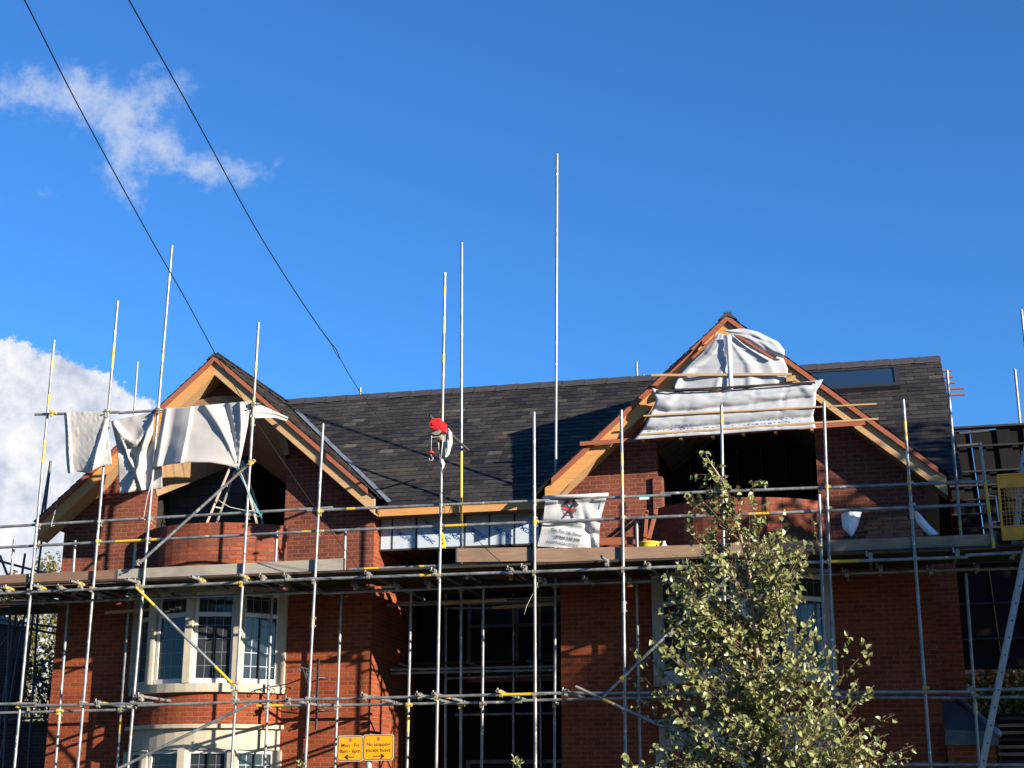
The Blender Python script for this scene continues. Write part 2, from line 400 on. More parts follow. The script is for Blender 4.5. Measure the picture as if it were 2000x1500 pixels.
def arc_pts(cx, half, sag, n=16, off=0.0):
    R = (half*half+sag*sag)/(2*sag); a = math.asin(half/R); pts = []
    for k in range(n+1):
        t = -a+2*a*k/n; pts.append((cx+(R+off)*math.sin(t), -((R+off)*math.cos(t)-(R-sag)), (R+off)*t))
    return pts
def bay_band(m, cx, z0, z1, half=1.40, sag=.66, off=0.0, thick=.22, top=True, mi=0):
    P = arc_pts(cx, half, sag, 18, off); Q = arc_pts(cx, half, sag, 18, off-thick)
    for i in range(18):
        (x0, y0, s0), (x1, y1, s1) = P[i], P[i+1]; (u0, w0, _), (u1, w1, _) = Q[i], Q[i+1]
        m.add([(x0, y0, z0), (x1, y1, z0), (x1, y1, z1), (x0, y0, z1)], [(0, 1, 2, 3)], mi, [(s0, z0), (s1, z0), (s1, z1), (s0, z1)])
        m.add([(u1, w1, z0), (u0, w0, z0), (u0, w0, z1), (u1, w1, z1)], [(0, 1, 2, 3)], mi, [(s1, z0), (s0, z0), (s0, z1), (s1, z1)])
        m.add([(x0, y0, z1), (x1, y1, z1), (u1, w1, z1), (u0, w0, z1)], [(0, 1, 2, 3)], mi, [(s0, 0), (s1, 0), (s1, .1), (s0, .1)])
        m.add([(x1, y1, z0), (x0, y0, z0), (u0, w0, z0), (u1, w1, z0)], [(0, 1, 2, 3)], mi, [(s1, 0), (s0, 0), (s0, .1), (s1, .1)])
    return m
def facets(cx):
    l = .835; a1, a2 = rad(43), rad(15); x0, y0 = cx-1.42, 0.0; P = [(x0, y0)]
    for a in (a1, a2, -a2, -a1):
        x0 += l*math.cos(a); y0 -= l*math.sin(a); P.append((x0, y0))
    return P
def window_row(cx, z0, z1, ztr, label):
    P = facets(cx)
    ws = MB()                                               # stone mullions and head
    for i, (x, y) in enumerate(P):
        w = .13 if 0 < i < 4 else .17
        sx = .03*(1 if i == 0 else -1 if i == 4 else 0)
        n = 8; r = w*.62
        ws.box(x-w/2+sx, x+w/2+sx, y-.06, y+.14, z0, z1)
    row = ws.build('stone_mullions', 'stone', house)
    for i in range(4):
        (ax, ay), (bx, by) = P[i], P[i+1]; A = Vector((ax, ay, 0)); B = Vector((bx, by, 0)); d = (B-A).normalized(); nrm = Vector((d.y, -d.x, 0))
        A = A+d*.075-nrm*.03; B = B-d*.075-nrm*.03
        f = MB(); t = .055
        def bar(p, q, z_, zz, wd=.07):
            pass
        for (p, q) in ((A, A+d*t), (B-d*t, B)):
            f.add([p+Vector((0, 0, z0)), q+Vector((0, 0, z0)), q+Vector((0, 0, z1)), p+Vector((0, 0, z1)), p-nrm*.07+Vector((0, 0, z0)), q-nrm*.07+Vector((0, 0, z0)), q-nrm*.07+Vector((0, 0, z1)), p-nrm*.07+Vector((0, 0, z1))],
                  [(0, 1, 2, 3), (1, 5, 6, 2), (4, 0, 3, 7), (5, 4, 7, 6)])
        for (za, zb_) in ((z0+.002, z0+.085), (z1-.06, z1-.002), (ztr-.035, ztr+.035)):
            p, q = A+d*.002, B-d*.002; o = nrm*.004
            f.add([p+o+Vector((0, 0, za)), q+o+Vector((0, 0, za)), q+o+Vector((0, 0, zb_)), p+o+Vector((0, 0, zb_)), p-nrm*.07+Vector((0, 0, za)), q-nrm*.07+Vector((0, 0, za)), q-nrm*.07+Vector((0, 0, zb_)), p-nrm*.07+Vector((0, 0, zb_))],
                  [(0, 1, 2, 3), (3, 2, 6, 7), (4, 5, 1, 0)])
        fr = f.build('window_frame', 'pvc', house)
        g = MB(); p, q = A+d*t-nrm*.035, B-d*t-nrm*.035
        g.add([p+Vector((0, 0, z0+.08)), q+Vector((0, 0, z0+.08)), q+Vector((0, 0, z1-.06)), p+Vector((0, 0, z1-.06))], [(0, 1, 2, 3)])
        g.build('pane', 'glass', fr)
        L = MB(); wd = (q-p).length; e = nrm*.006; nv = 4
        for k in range(1, nv):
            c = p+d*(wd*k/nv)+e; L.add([c-d*.004+Vector((0, 0, z0+.08)), c+d*.004+Vector((0, 0, z0+.08)), c+d*.004+Vector((0, 0, z1-.06)), c-d*.004+Vector((0, 0, z1-.06))], [(0, 1, 2, 3)])
        zz = z0+.3
        while zz < z1-.1:
            L.add([p+e*1.1+Vector((0, 0, zz-.004)), q+e*1.1+Vector((0, 0, zz-.004)), q+e*1.1+Vector((0, 0, zz+.004)), p+e*1.1+Vector((0, 0, zz+.004))], [(0, 1, 2, 3)]); zz += .23
        L.build('leading', 'lead', fr)
for ci in (0, 1):
    cx = CX[ci]+.0
    m = MB(); bay_band(m, cx, 5.36, 6.50); m.build('bay_parapet', 'brick_bay', house)
    m = MB(); bay_band(m, cx, 3.02, 3.55, 1.42, .74); m.build('bay_wall', 'brick_old', house)
    m = MB(); bay_band(m, cx, 3.552, 3.70, 1.46, .80, .03, .40); m.build('stone_sill', 'stone', house)
    m = MB(); bay_band(m, cx, 2.952, 3.018, 1.44, .78, .07, .40); bay_band(m, cx, 2.60, 2.95, 1.42, .76, .0, .30); m.build('stone_cornice', 'stone', house)
    m = MB(); bay_band(m, cx, 5.27, 5.358, 1.46, .76, .02, .40); m.build('stone_head', 'stone', house)
    window_row(cx, 3.705, 5.268, 4.88, '')
    window_row(cx, .9, 2.597, 2.2, '')
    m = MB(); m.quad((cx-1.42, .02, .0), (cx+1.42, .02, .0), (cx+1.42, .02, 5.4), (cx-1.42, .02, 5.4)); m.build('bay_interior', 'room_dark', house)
    # room behind the opening
    m = MB(); x0, x1 = cx-OW-.25, cx+OW+.25
    m.box(x0, x1, .31, 3.6, 5.6, 5.9); m.quad((x0, 3.6, 5.9), (x1, 3.6, 5.9), (x1, 3.6, 8.0), (x0, 3.6, 8.0))
    m.quad((x1, .31, 5.9), (x1, 3.6, 5.9), (x1, 3.6, 8.0), (x1, .31, 8.0)); m.quad((x0, 3.6, 5.9), (x0, .31, 5.9), (x0, .31, 8.0), (x0, 3.6, 8.0))
    m.add([(x0, .31, 8.0), (cx, .31, 9.2), (x1, .31, 8.0), (x0, 3.6, 8.0), (cx, 3.6, 9.2), (x1, 3.6, 8.0)], [(0, 1, 4, 3), (1, 2, 5, 4), (3, 4, 5)])
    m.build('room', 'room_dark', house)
    for k in range(1, 9):                                     # rafters and ties dimly seen inside
        y = .45+.38*k; m = MB()
        if y < 3.5: m.beam((x0+.02, y, 7.95), (cx, y, 9.12), .05, .15); m.beam((cx, y+.001, 9.12), (x1-.02, y+.001, 7.95), .05, .15); m.build('rafter', 'room_timber', house)
    for k in range(6): m = MB(); m.box(cx-1.2+.46*k, cx-1.155+.46*k, 3.48, 3.57, 5.9, 8.3+.0*k); m.build('stud', 'room_timber', house)
    if ci == 0:
        m = MB(); m.box(x0, cx-.02, 1.25, 1.40, 5.9, 8.3); m.build('block_wall', 'block', house)
    # plywood vault inside the arch
    m = MB(); N = 20
    for k in range(N):
        a, b = (math.cos(math.pi*(1-j/N)) for j in (k, k+1))
        def pf(c): return (cx+OW*.985*c, -.13, 7.78+1.06*math.sqrt(max(0, 1-c*c)))
        def pfo(c): return (cx+OW*1.06*c, -.13, 7.78+1.20*math.sqrt(max(0, 1-c*c)))
        def pb(c): return (cx+OW*.985*c, .22+.95*min(1, 1.3*(c+1)), 7.22+.94*(1-abs(c)))
        if ci == 0:
            m.quad(pf(b), pf(a), pb(a), pb(b)); m.quad(pf(a), pf(b), pfo(b), pfo(a))
            A, B = pfo(a), pfo(b); m.quad(A, B, (B[0], .0, B[2]), (A[0], .0, A[2]))
        else:
            F_ = lambda c: (cx+OW*.985*c, .32, 7.55+.85*math.sqrt(max(0, 1-c*c)))
            pass
    if ci == 0: m.build('plywood_vault', 'ply', house)
    # barge boards, red batten, soffit
    az = AZ[ci]; E = 3.36
    for s in (-1, 1):
        e = 3.36 if (ci, s) != (0, 1) else 3.16
        if (ci, s) == (1, -1): e = 3.2
        bh = .31                                              # vertical height of the board
        def P(d, y, dz): return (cx+s*d, y, az-SL*d+dz)
        m = MB(); de = e+.02
        def slab(m, d0, d1, y0, y1, za, zb_, mi=0):
            v = [P(d0, y0, za), P(d1, y0, za), P(d1, y0, zb_), P(d0, y0, zb_), P(d0, y1, za), P(d1, y1, za), P(d1, y1, zb_), P(d0, y1, zb_)]
            fs = [(0, 1, 2, 3), (5, 4, 7, 6), (3, 2, 6, 7), (4, 5, 1, 0), (1, 5, 6, 2), (4, 0, 3, 7)]
            if s < 0: fs = [f[::-1] for f in fs]
            m.add(v, fs, mi)
        slab(m, 0, e, -.40, -.372, -.05-bh, -.05)
        m.build('barge_board', 'timber' if s < 0 else 'timber_pale', house)
        m = MB(); slab(m, 0, e-(.12 if (ci, s) != (0, -1) else 0), -.457, -.402, -.105, -.008); m.build('verge_batten', 'red_batten', house)
        m = MB(); slab(m, 0, e, -.371, -.002, -.05-bh, -.03-bh); m.build('soffit_board', 'timber_pale' if s < 0 else 'ply', house)
        m = MB(); slab(m, 0, e, -.371, -.345, -.03-bh, -.06); m.build('soffit_batten', 'ply', house)

# slates: every slate is its own thin tilted plate
def slates(name, origin, ux, uy, un, width_at, rows, gauge, sw, skip=None, seed=1):
    rnd = random.Random(seed); m = MB(); o = Vector(origin); ux = Vector(ux); uy = Vector(uy).normalized(); un = Vector(un).normalized()
    for r in range(rows):
      for x0, x1 in width_at(r*gauge+gauge*.5):
        if x1 <= x0: continue
        n0 = math.floor(x0/sw)-1; off = (r % 2)*sw*.5
        k = n0
        while True:
            a = k*sw+off; b = a+sw-.004; k += 1
            if b <= x0: continue
            if a >= x1: break
            a = max(a, x0); b = min(b, x1)
            if b-a < .02: continue
            y0 = r*gauge-.006+rnd.uniform(-.004, .004); y1 = (r+1)*gauge+.03; t = .009+rnd.uniform(0, .006)
            tl = rnd.uniform(-.003, .003)
            p = [o+ux*a+uy*y0+un*(t+.006+tl), o+ux*b+uy*y0+un*(t+.006-tl), o+ux*b+uy*y1+un*.001, o+ux*a+uy*y1+un*.001]
            q = [o+ux*a+uy*y0, o+ux*b+uy*y0]
            w = noise.noise(Vector((a*.55+seed, r*gauge*.9, seed)))*.5
            tone = max(0, min(1, rnd.gauss(.45+w*.75, .17)+(0.35 if rnd.random() < .02 else 0)))
            m.add([p[0], p[1], p[2], p[3], q[0], q[1]], [(0, 1, 2, 3), (4, 5, 1, 0)], 0, tone=tone)
            m.add([p[1], p[2], q[1]], [(0, 2, 1)], 0, tone=.1)
    return m.build(name, 'slate', house)
RY, RZ = 3.18, 9.76
def main_rng(d):                                              # cut off along the gable valleys
    y = -.14+d*math.cos(math.atan(ER)); z = 6.745+d*math.sin(math.atan(ER))
    lo = CX[0]+max(0, (AZ[0]-z)/SL); w = max(0, (AZ[1]-z)/SL)
    return [(lo, CX[1]-w), (CX[1]+w, 1.62)] if w > 0 else [(lo, 1.62)]
ax = math.atan(ER); Lm = (RY+.14)/math.cos(ax)
uy = Vector((0, math.cos(ax), math.sin(ax))); un = Vector((0, -math.sin(ax), math.cos(ax)))
rows = int(Lm/.152)
slates('main_roof_slates', (0, -.14, 6.745), (1, 0, 0), uy, un, main_rng, rows+1, .152, .27, seed=3)
m = MB(); m.quad((CX[0], RY, RZ-.03), (1.60, RY, RZ-.03), (1.60, 6.9, 6.4), (CX[0], 6.9, 6.4))
def rpz(x, z): return (x, -.14+(z-6.745)/ER+.02, z-.02)
zz = 6.76; m.add([rpz(CX[0], RZ), rpz(CX[0]+(AZ[0]-zz)/SL-.05, zz), rpz(CX[1]-(AZ[1]-zz)/SL+.05, zz), rpz(CX[1], AZ[1]), rpz(CX[1]+(AZ[1]-zz)/SL-.05, zz), rpz(1.60, zz), rpz(1.60, RZ)], [(0, 1, 2, 3, 6), (3, 4, 5, 6)])
m.build('roof_underlay', 'black_edge', house)
for ci in (0, 1):
    cx = CX[ci]; az = AZ[ci]; a = math.atan(SL)
    back = 8.0 if ci == 0 else 3.1
    for s in (-1, 1):
        e = 3.40 if (ci, s) != (0, 1) else 3.22
        n = int(e/math.cos(a)/.152)
        if s < 0: ux = Vector((0, -1, 0)); orig = (cx-e, 0, az-SL*e+.0); uy2 = Vector((math.cos(a), 0, math.sin(a))); un2 = Vector((-math.sin(a), 0, math.cos(a)))
        else: ux = Vector((0, 1, 0)); orig = (cx+e, 0, az-SL*e+.0); uy2 = Vector((-math.cos(a), 0, math.sin(a))); un2 = Vector((math.sin(a), 0, math.cos(a)))
        def rng(d, s=s, e=e, ci=ci, back=back, az=az):
            z = az-SL*e+d*math.sin(a); yv = -.14+(z-6.745)/ER+.05      # where this height meets the main roof
            yb = back if (ci == 0 and s < 0) else max(-.1, yv)
            return [(-yb, .463) if s < 0 else (-.463, yb)]
        slates('gable_roof_slates', orig, ux, uy2, un2, rng, n+1, .152, .27, seed=10+ci*2+s)
        # deck below the slates
        m = MB(); d1 = e
        m.quad((cx, -.44, az-.012), (cx, RY if s > 0 or ci else 8, az-.012), (cx+s*e, (RY if s > 0 or ci else 8)*(0 if (s > 0 or ci) else 1)+(-.05 if (s > 0 or ci) else 0), az-SL*e-.012), (cx+s*e, -.44, az-SL*e-.012))
        m.build('roof_deck', 'black_edge', house)
    m = MB()                                                  # ridge tiles
    y = -.47
    while y < (3.2 if ci == 0 else 3.0):
        for s in (-1, 1):
            m.quad(*[(cx+s*dx, yy, az+.045-SL*dx*1.0+dz) for dx, yy, dz in ((0, y, .012), (0, y+.44, 0), (.16, y+.44, 0), (.16, y, .012))][::s])
        m.quad((cx-.16, y, az+.045-SL*.16), (cx, y, az-.02), (cx+.16, y, az+.045-SL*.16), (cx, y, az+.057)); y += .45
    m.build('ridge_tiles', 'ridge_clay', house)
m = MB(); x = -11.45
while x < 1.55:
    x1 = min(x+.445, 1.63)
    m.quad((x, RY-.15, RZ-.085), (x1, RY-.15, RZ-.075), (x1, RY, RZ+.06), (x, RY, RZ+.05)); m.quad((x, RY, RZ+.05), (x1, RY, RZ+.06), (x1, RY+.15, RZ-.08), (x, RY+.15, RZ-.08))
    m.quad((x, RY-.15, RZ-.11), (x1, RY-.15, RZ-.10), (x1, RY-.15, RZ-.075), (x, RY-.15, RZ-.085))
    m.quad((x1, RY-.15, RZ-.1), (x1, RY+.15, RZ-.1), (x1, RY, RZ+.06), (x1, RY, RZ+.06)); x += .45
m.build('ridge_tiles', 'ridge_clay', house)
# lead valleys
def valley(cx, s, az, z_lo, z_hi, w):
    m = MB(); P = []
    for k in range(13):
        z = z_lo+(z_hi-z_lo)*k/12; X = cx+s*(az-z)/SL; Y = -.14+(z-6.745)/ER; P.append(Vector((X, Y, z)))
    tg = (P[-1]-P[0]).normalized()
    n1_ = Vector((s*math.sin(math.atan(SL)), 0, math.cos(math.atan(SL)))); n2_ = Vector((0, -math.sin(ax), math.cos(ax)))
    d1 = n1_.cross(tg).normalized(); d1 = d1 if d1.x*s < 0 else -d1
    d2 = n2_.cross(tg).normalized(); d2 = d2 if d2.x*s > 0 else -d2
    for k in range(12):
        a_, b_ = P[k], P[k+1]; j = .012*math.sin(k*2.1)
        m.quad(a_+n1_*.035+d1*(w+j), b_+n1_*.035+d1*(w-j), b_+n1_*.01, a_+n1_*.01)
        m.quad(a_+n2_*.03, b_+n2_*.03, b_+n2_*.034+d2*(w*.5+j), a_+n2_*.034+d2*(w*.5-j))
    m.build('lead_valley', 'lead', house)
valley(CX[0], 1, AZ[0], 6.80, 9.42, .15)
valley(CX[1], -1, AZ[1], 6.85, 9.3, .10)
valley(CX[1], 1, AZ[1], 6.80, 7.15, .18)
# eaves, fascia, soffit between the gables
m = MB(); m.box(-8.30, -5.25, -.13, -.10, 6.575, 6.715); m.build('fascia_board', 'timber', house)
m = MB(); m.box(-8.37, -5.06, -.098, .40, 6.60, 6.613); m.box(-8.37, -5.2, -.098, .0, 6.56, 6.573); m.build('soffit_board', 'board_brown', house)
m = MB(); m.box(-8.32, -5.25, -.16, .1, 6.718, 6.742); m.build('eaves_edge', 'black_edge', house)
# foil-faced insulation boards with blue print
cuts = [-8.36, -8.02, -7.50, -6.46, -5.93, -5.38, -4.9]
cuts = [-8.36, at(767, 1045, .3).x, at(814, 1045, .3).x, at(909, 1045, .3).x, at(957, 1045, .3).x, at(1006, 1045, .3).x, at(1055, 1045, .3).x, -5.05]
rp = random.Random(5)
for a, b in zip(cuts[:-1], cuts[1:]):
    m = MB(); m.box(a+.006, b-.0225, .30, .35, 6.065, 6.60)
    p = m.build('insulation_panel', 'foil', house)
    m = MB(); m.box(b-.022, b+.0055, .293, .35, 6.065, 6.60); m.build('panel_joint', 'foil_edge', house)
    if a > -5.2: continue
    def word(X, Z, sz):
        vs, fs = text_verts('VMZINC', sz, .0015); c, s_ = math.cos(rad(-33)), math.sin(rad(-33))
        pts = [(X+vx*c-vy*s_, .2955, Z+.05+vx*s_+vy*c) for vx, vy, _ in vs]
        if min(q[0] for q in pts) > a+.01 and max(q[0] for q in pts) < b-.015 and max(q[2] for q in pts) < 6.59 and min(q[2] for q in pts) > 6.07:
            t = MB(); t.add(pts, fs); t.build('printed_word', 'print_blue', p)
    W_ = b-a
    word(a+W_*.5, 6.215+rp.uniform(-.02, .02), .105); word(a+W_*.6, 6.45, .07)
    if W_ > .7: word(a+.20, 6.17, .08); word(a+.24, 6.42, .07); word(b-.16, 6.17, .08)
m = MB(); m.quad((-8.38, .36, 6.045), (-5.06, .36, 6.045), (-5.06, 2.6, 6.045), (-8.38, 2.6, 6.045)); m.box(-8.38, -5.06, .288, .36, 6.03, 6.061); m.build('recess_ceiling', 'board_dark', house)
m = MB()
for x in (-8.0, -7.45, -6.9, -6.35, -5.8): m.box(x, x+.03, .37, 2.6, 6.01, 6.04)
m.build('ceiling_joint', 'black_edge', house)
# recess back wall with door and windows, recess shade put into their colours
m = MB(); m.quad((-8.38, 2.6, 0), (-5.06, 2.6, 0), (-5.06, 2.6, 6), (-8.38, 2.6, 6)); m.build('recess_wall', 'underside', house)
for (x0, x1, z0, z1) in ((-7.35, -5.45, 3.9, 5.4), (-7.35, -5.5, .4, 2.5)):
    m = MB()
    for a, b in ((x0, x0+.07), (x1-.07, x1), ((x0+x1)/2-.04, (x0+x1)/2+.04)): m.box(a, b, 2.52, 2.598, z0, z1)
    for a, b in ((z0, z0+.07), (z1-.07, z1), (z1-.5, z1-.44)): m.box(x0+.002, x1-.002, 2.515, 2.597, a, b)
    fr = m.build('window_frame', 'shaded_frame', house)
    m = MB(); m.quad((x0, 2.57, z0), (x1, 2.57, z0), (x1, 2.57, z1), (x0, 2.57, z1)); m.build('pane', 'shaded_glass', fr)
# roof window in the main slope
rw = thing('roof_window', 'x', 'x')
D.objects.remove(rw)
def onroof(px, py, lift=.0):
    d = fw*F+rt*(px-1000)+up*(750-py); t = ((6.745+ER*(CAM.y+.14))-CAM.z)/(d.z-ER*d.y); return CAM+d*t+un*lift
Ca = onroof(1600, 735); Cb = onroof(1754, 727); Cc = onroof(1752, 757); xl = Ca.x-.25; xr = Cb.x
dl = (Ca-Vector((0, -.14, 6.745))).dot(uy)
d_hi = (Cb-Vector((0, -.14, 6.745))).dot(uy); d_lo = (Cc-Vector((0, -.14, 6.745))).dot(uy)
def rp_(x, d, h): return Vector((x, -.14, 6.745))+uy*d+un*h
m = MB()
def rbox(m, x0, x1, d0, d1, h0, h1, mi=0):
    v = [rp_(x, d, h) for h in (h0, h1) for d in (d0, d1) for x in (x0, x1)]
    m.add(v, [(0, 2, 3, 1), (4, 5, 7, 6), (0, 1, 5, 4), (2, 6, 7, 3), (0, 4, 6, 2), (1, 3, 7, 5)], mi)
rbox(m, xl, xr, d_lo-.12, d_lo, .0, .11); rbox(m, xl, xr, d_hi, d_hi+.08, .0, .11); rbox(m, xr-.08, xr, d_lo, d_hi, .0, .11)
fr = m.build('roof_window', 'black_edge', house)
m = MB(); m.quad(rp_(xl, d_lo, .09), rp_(xr-.08, d_lo, .09), rp_(xr-.08, d_hi, .09), rp_(xl, d_hi, .09))
def skyglass(T, b):
    T.put(b.inputs['Base Color'], (.012, .030, .062, 1))
mat('roof_glass', skyglass, .15, 0, .30)
m.build('pane', 'roof_glass', fr)
# battens sticking out past the verge
for (px, py, l) in ((1846, 724, .12), (1847, 737, .12), (1848, 748, .14), (1850, 760, .28), (1850, 772, .28)):
    q = at(px, py, 2.9-.03*0); z = q.z; Yv = -.14+(z-6.745)/ER; q = at(px, py, Yv); m = MB(); m.beam((1.50, Yv, q.z), (1.66+l, Yv, q.z), .05, .03); m.build('roof_batten', 'red_batten', house)
# set-back wall at the right end, lean-to with slate roof
m = MB(); m.quad((1.03, 1.6, -.2), (1.50, 1.6, -.2), (1.50, 1.6, 6.0), (1.03, 1.6, 6.0)); m.build('end_wall', 'brick_old', house); m = MB(); m.add([(1.5, 6.5, -.2), (1.5, 1.6, -.2), (1.5, 1.6, 8.2), (1.5, 3.18, 9.6), (1.5, 6.5, 6.7)], [(0, 1, 2, 3, 4)]); m.build('end_wall', 'brick_old', house)
A = at(1846, 1368, .3); B = at(1950, 1432, -.25)
lt = thing('lean_to', 'low brick lean-to with dark slate roof against the right end of the house', 'outbuilding')
m = MB(); m.quad(at(1846, 1425, -.3), at(1950, 1430, -.3), at(1880, 1368, 1.0), at(1835, 1368, 1.0)); m.quad(at(1846, 1455, -.3), at(1950, 1455, -.3), at(1950, 1430, -.3), at(1846, 1425, -.3)); m.build('roof', 'galv_dark', lt)
m = MB(); m.path([at(1872, 1366, .95), at(1912, 1400, .3), at(1952, 1434, -.32)], .05); m.build('lead_hip', 'lead', lt)
p = at(1850, 1455, -.2); q = at(1944, 1455, -.2); m = MB(); m.box(1.04, q.x, -.2, 2.5, -.1, p.z); m.build('wall', 'brick_old', lt)

for o in list(D.objects):
    pass
# ------------------------------------------------------------------ scaffolding
OY, IY = -1.70, -.38
scaf = thing('scaffolding', 'galvanised tube scaffolding with timber deck and toe boards along the whole house front', 'scaffolding')
back_scaf = thing('scaffolding', 'tops of tall bare scaffold tubes standing behind the roof ridge', 'scaffolding')
side_scaf = thing('scaffolding', 'dark scaffold bay with lifts and bracing beyond the left end of the house', 'scaffolding')
inner_scaf = thing('scaffolding', 'shaded inner scaffold lift standing in the dark recess between the two gables', 'scaffolding')
R_ = .0245
def lerp(a, b, t): return a+(b-a)*t
def pole(root, a, b, Y, name='pole', yellow=(), joints=(), ext=0.0, r=R_, mats=('galvanised', 'yellow_paint'), Yb=None):
    "tube between two picture points a (lower) and b (upper) standing at depth Y; yellow: list of (t0,t1) painted lengths"
    P = at(a[0], a[1], Y); Q = at(b[0], b[1], Y if Yb is None else Yb)
    if ext: P = P+(P-Q).normalized()*((P.z-.02)/max(.2, (Q-P).normalized().z))
    m = MB(); L = (Q-P).length
    cuts_ = sorted(set([0, 1]+[t for y in yellow for t in y]))
    for t0, t1 in zip(cuts_[:-1], cuts_[1:]):
        mi = 1 if any(y[0] <= t0 and t1 <= y[1] for y in yellow) else 0
        m.tube(P.lerp(Q, t0), P.lerp(Q, t1), r, 12, mi, hollow=(t1 == 1 or (t0 == 0 and not ext)))
    o = m.build(name, list(mats), root)
    for t in joints:
        c = P.lerp(Q, t); d = (Q-P).normalized(); j = MB()
        j.tube(c-d*.09, c+d*.09, r+.009, 10); j.box(c.x+.02, c.x+.05, c.y-.02, c.y+.02, c.z-.075, c.z-.05); j.box(c.x+.02, c.x+.05, c.y-.02, c.y+.02, c.z+.05, c.z+.075)
        j.build('sleeve_coupler', 'coupler_steel', o)
    return o, P, Q
npart = [0]
def coupler(parent, c, axis2=(1, 0, 0), seed=0, yel=False, front=False, axis1=(0, 0, 1)):
    rnd = random.Random(seed+int(c[0]*37)); c = Vector(c); a2 = Vector(axis2).normalized(); a1 = Vector(axis1).normalized(); m = MB()
    n = a1.cross(a2).normalized()
    if n.y > 0: n = -n
    m.tube(c-a1*.028, c+a1*.028, .036, 10); c2 = c+n*(.052 if front else .052)
    m.tube(c2-a2*.028, c2+a2*.028, .036, 10)
    m.beam(c+a2*.03, c+a2*.062+n*.0, .035, .045, a1); b = c+a2*.062
    m.tube(b-n*.015, b-n*-.075, .009, 6)
    m.beam(c2+a1*-.03, c2-a1*.068, .03, .04, a2); b = c2-a1*.055; m.tube(b-n*.0, b+n*.06, .009, 6)
    m.tube(b+n*.045, b+n*.06, .016, 6)
    return m.build('coupler', 'coupler_yellow' if yel else 'coupler_steel', parent)
def pxat(P, Q, z):
    t = (z-P.z)/(Q.z-P.z); return P.lerp(Q, t)
LIFTS = (3.33, 5.235); GR = (6.055, 6.39)
outer = [((28, 1500), (106, 665), [(.60, .67), (.78, .82), (.905, .935)], []),
         ((152, 1500), (230, 588), [(.79, .87)], [.62]),
         ((250, 1500), (336, 480), [(.67, .69)], []),
         ((452, 1500), (505, 630), [(.845, .875), (.74, .76)], [.685]),
         ((596, 1500), (631, 828), [], [.27]),
         ((852, 1500), (869, 533), [(.82, .87), (.735, .76), (.93, .96)], []),
         ((1046, 1500), (1043, 805), [], [.60]),
         ((1222, 1500), (1213.5, 801), [(.80, .84), (.72, .78)], [.30]),
         ((1420, 1500), (1409, 791), [(.93, .975)], []),
         ((1634, 1500), (1609, 785), [], []),
         ((1818, 1500), (1764, 780), [(.855, .92), (.68, .73)], [.60]),
         ]
OP = []
for i, (a, b, yl, jn) in enumerate(outer):
    o, P, Q = pole(scaf, a, b, OY, 'pole', [(lerp(.42, 1, y0), lerp(.42, 1, y1)) for y0, y1 in yl], [lerp(.42, 1, j) for j in jn], ext=1)
    OP.append((o, P, Q))
# (yellow lengths above are given over the visible part of each pole)
o, P, Q = pole(scaf, (1619, 1500), (1600, 966), OY-.06, 'pole', ext=1); OP.append((o, P, Q))
o, P, Q = pole(scaf, (1941, 1070), (1914, 865), OY, 'pole', [(.30, .62), (.0, .1)]); OP.append((o, P, Q))
inner = [((108, 1500), (134, 1172)), ((229, 1500), (253, 1168)), ((517, 1500), (532, 1162)), ((654, 1500), (667, 1157)), ((795, 1500), (803, 1155)),
         ((941, 1500), (944, 1150)), ((1251, 1500), (1243, 1140)), ((1913, 1500), (1886, 1120))]
IP = []
for a, b in inner:
    o, P, Q = pole(scaf, a, b, IY, 'pole', [(.55, .6)] if a[0] in (795, 229) else [], ext=1, joints=[.6] if a[0] in (108, 1913) else []); IP.append((o, P, Q))
o, P, Q = pole(scaf, (900, 1500), (902, 474), -.18, 'pole', [(.545, .66)], ext=1); IP.append((o, P, Q))
o, P, Q = pole(scaf, (1083, 1500), (1088, 301), -.16, 'pole', [], ext=1); IP.append((o, P, Q))
o, P, Q = pole(scaf, (1878, 1060), (1849.5, 724), -.25, 'pole', [(.07, .13)]); IP.append((o, P, Q))
# short uprights between deck and middle rail
for x0, y0, x1, y1 in ((143, 1118, 147, 1056), (261, 1112, 265.5, 1050), (22, 1123, 28, 1053), (538.5, 1097, 541, 1038), (673, 1092, 674.5, 1037), (1244.5, 1069, 1243.5, 1018)):
    pole(scaf, (x0, y0), (x1, y1), -1.55, 'upright', [(.7, 1)] if x0 == 261 else [], mats=('galvanised', 'yellow_paint'))
def rail(pts, Y, name, yellow=(), root=scaf, mats=('galvanised', 'yellow_paint'), Yb=None):
    for k, (a, b) in enumerate(zip(pts[:-1], pts[1:])): return pole(root, a, b, Y, name, yellow, Yb=Yb)
rails = [rail([(-60, 1032.5), (650, 991.5)], OY+.055, 'guard_rail'), rail([(600, 997.5), (1310, 967)], OY+.055, 'guard_rail', [(.115, .14)]), rail([(1290, 964.5), (1932, 940)], OY+.055, 'guard_rail'),
         rail([(-60, 1072.5), (612, 1038)], OY+.055, 'guard_rail', [(.44, .56)]), rail([(590, 1039), (1366, 1006.5)], OY+.055, 'guard_rail', [(0, .06), (.36, .43)]), rail([(1350, 1009), (1932, 984.5)], OY+.055, 'guard_rail', [(.2, .27)])]
rail([(-60, 1162), (465, 1138)], OY-.055, 'ledger'); rail([(440, 1140), (612, 1130)], OY-.055, 'ledger', [(.1, .2)]); rail([(596, 1131.5), (1010, 1117.5)], OY-.055, 'ledger', [(.55, .65)])
rail([(990, 1118.5), (1335, 1106.5)], OY-.055, 'ledger'); rail([(1320, 1107.5), (1890, 1088)], OY-.055, 'ledger', [(.53, .64), (.08, .12)]); rail([(1885, 1084.5), (2060, 1075)], OY-.055, 'ledger')
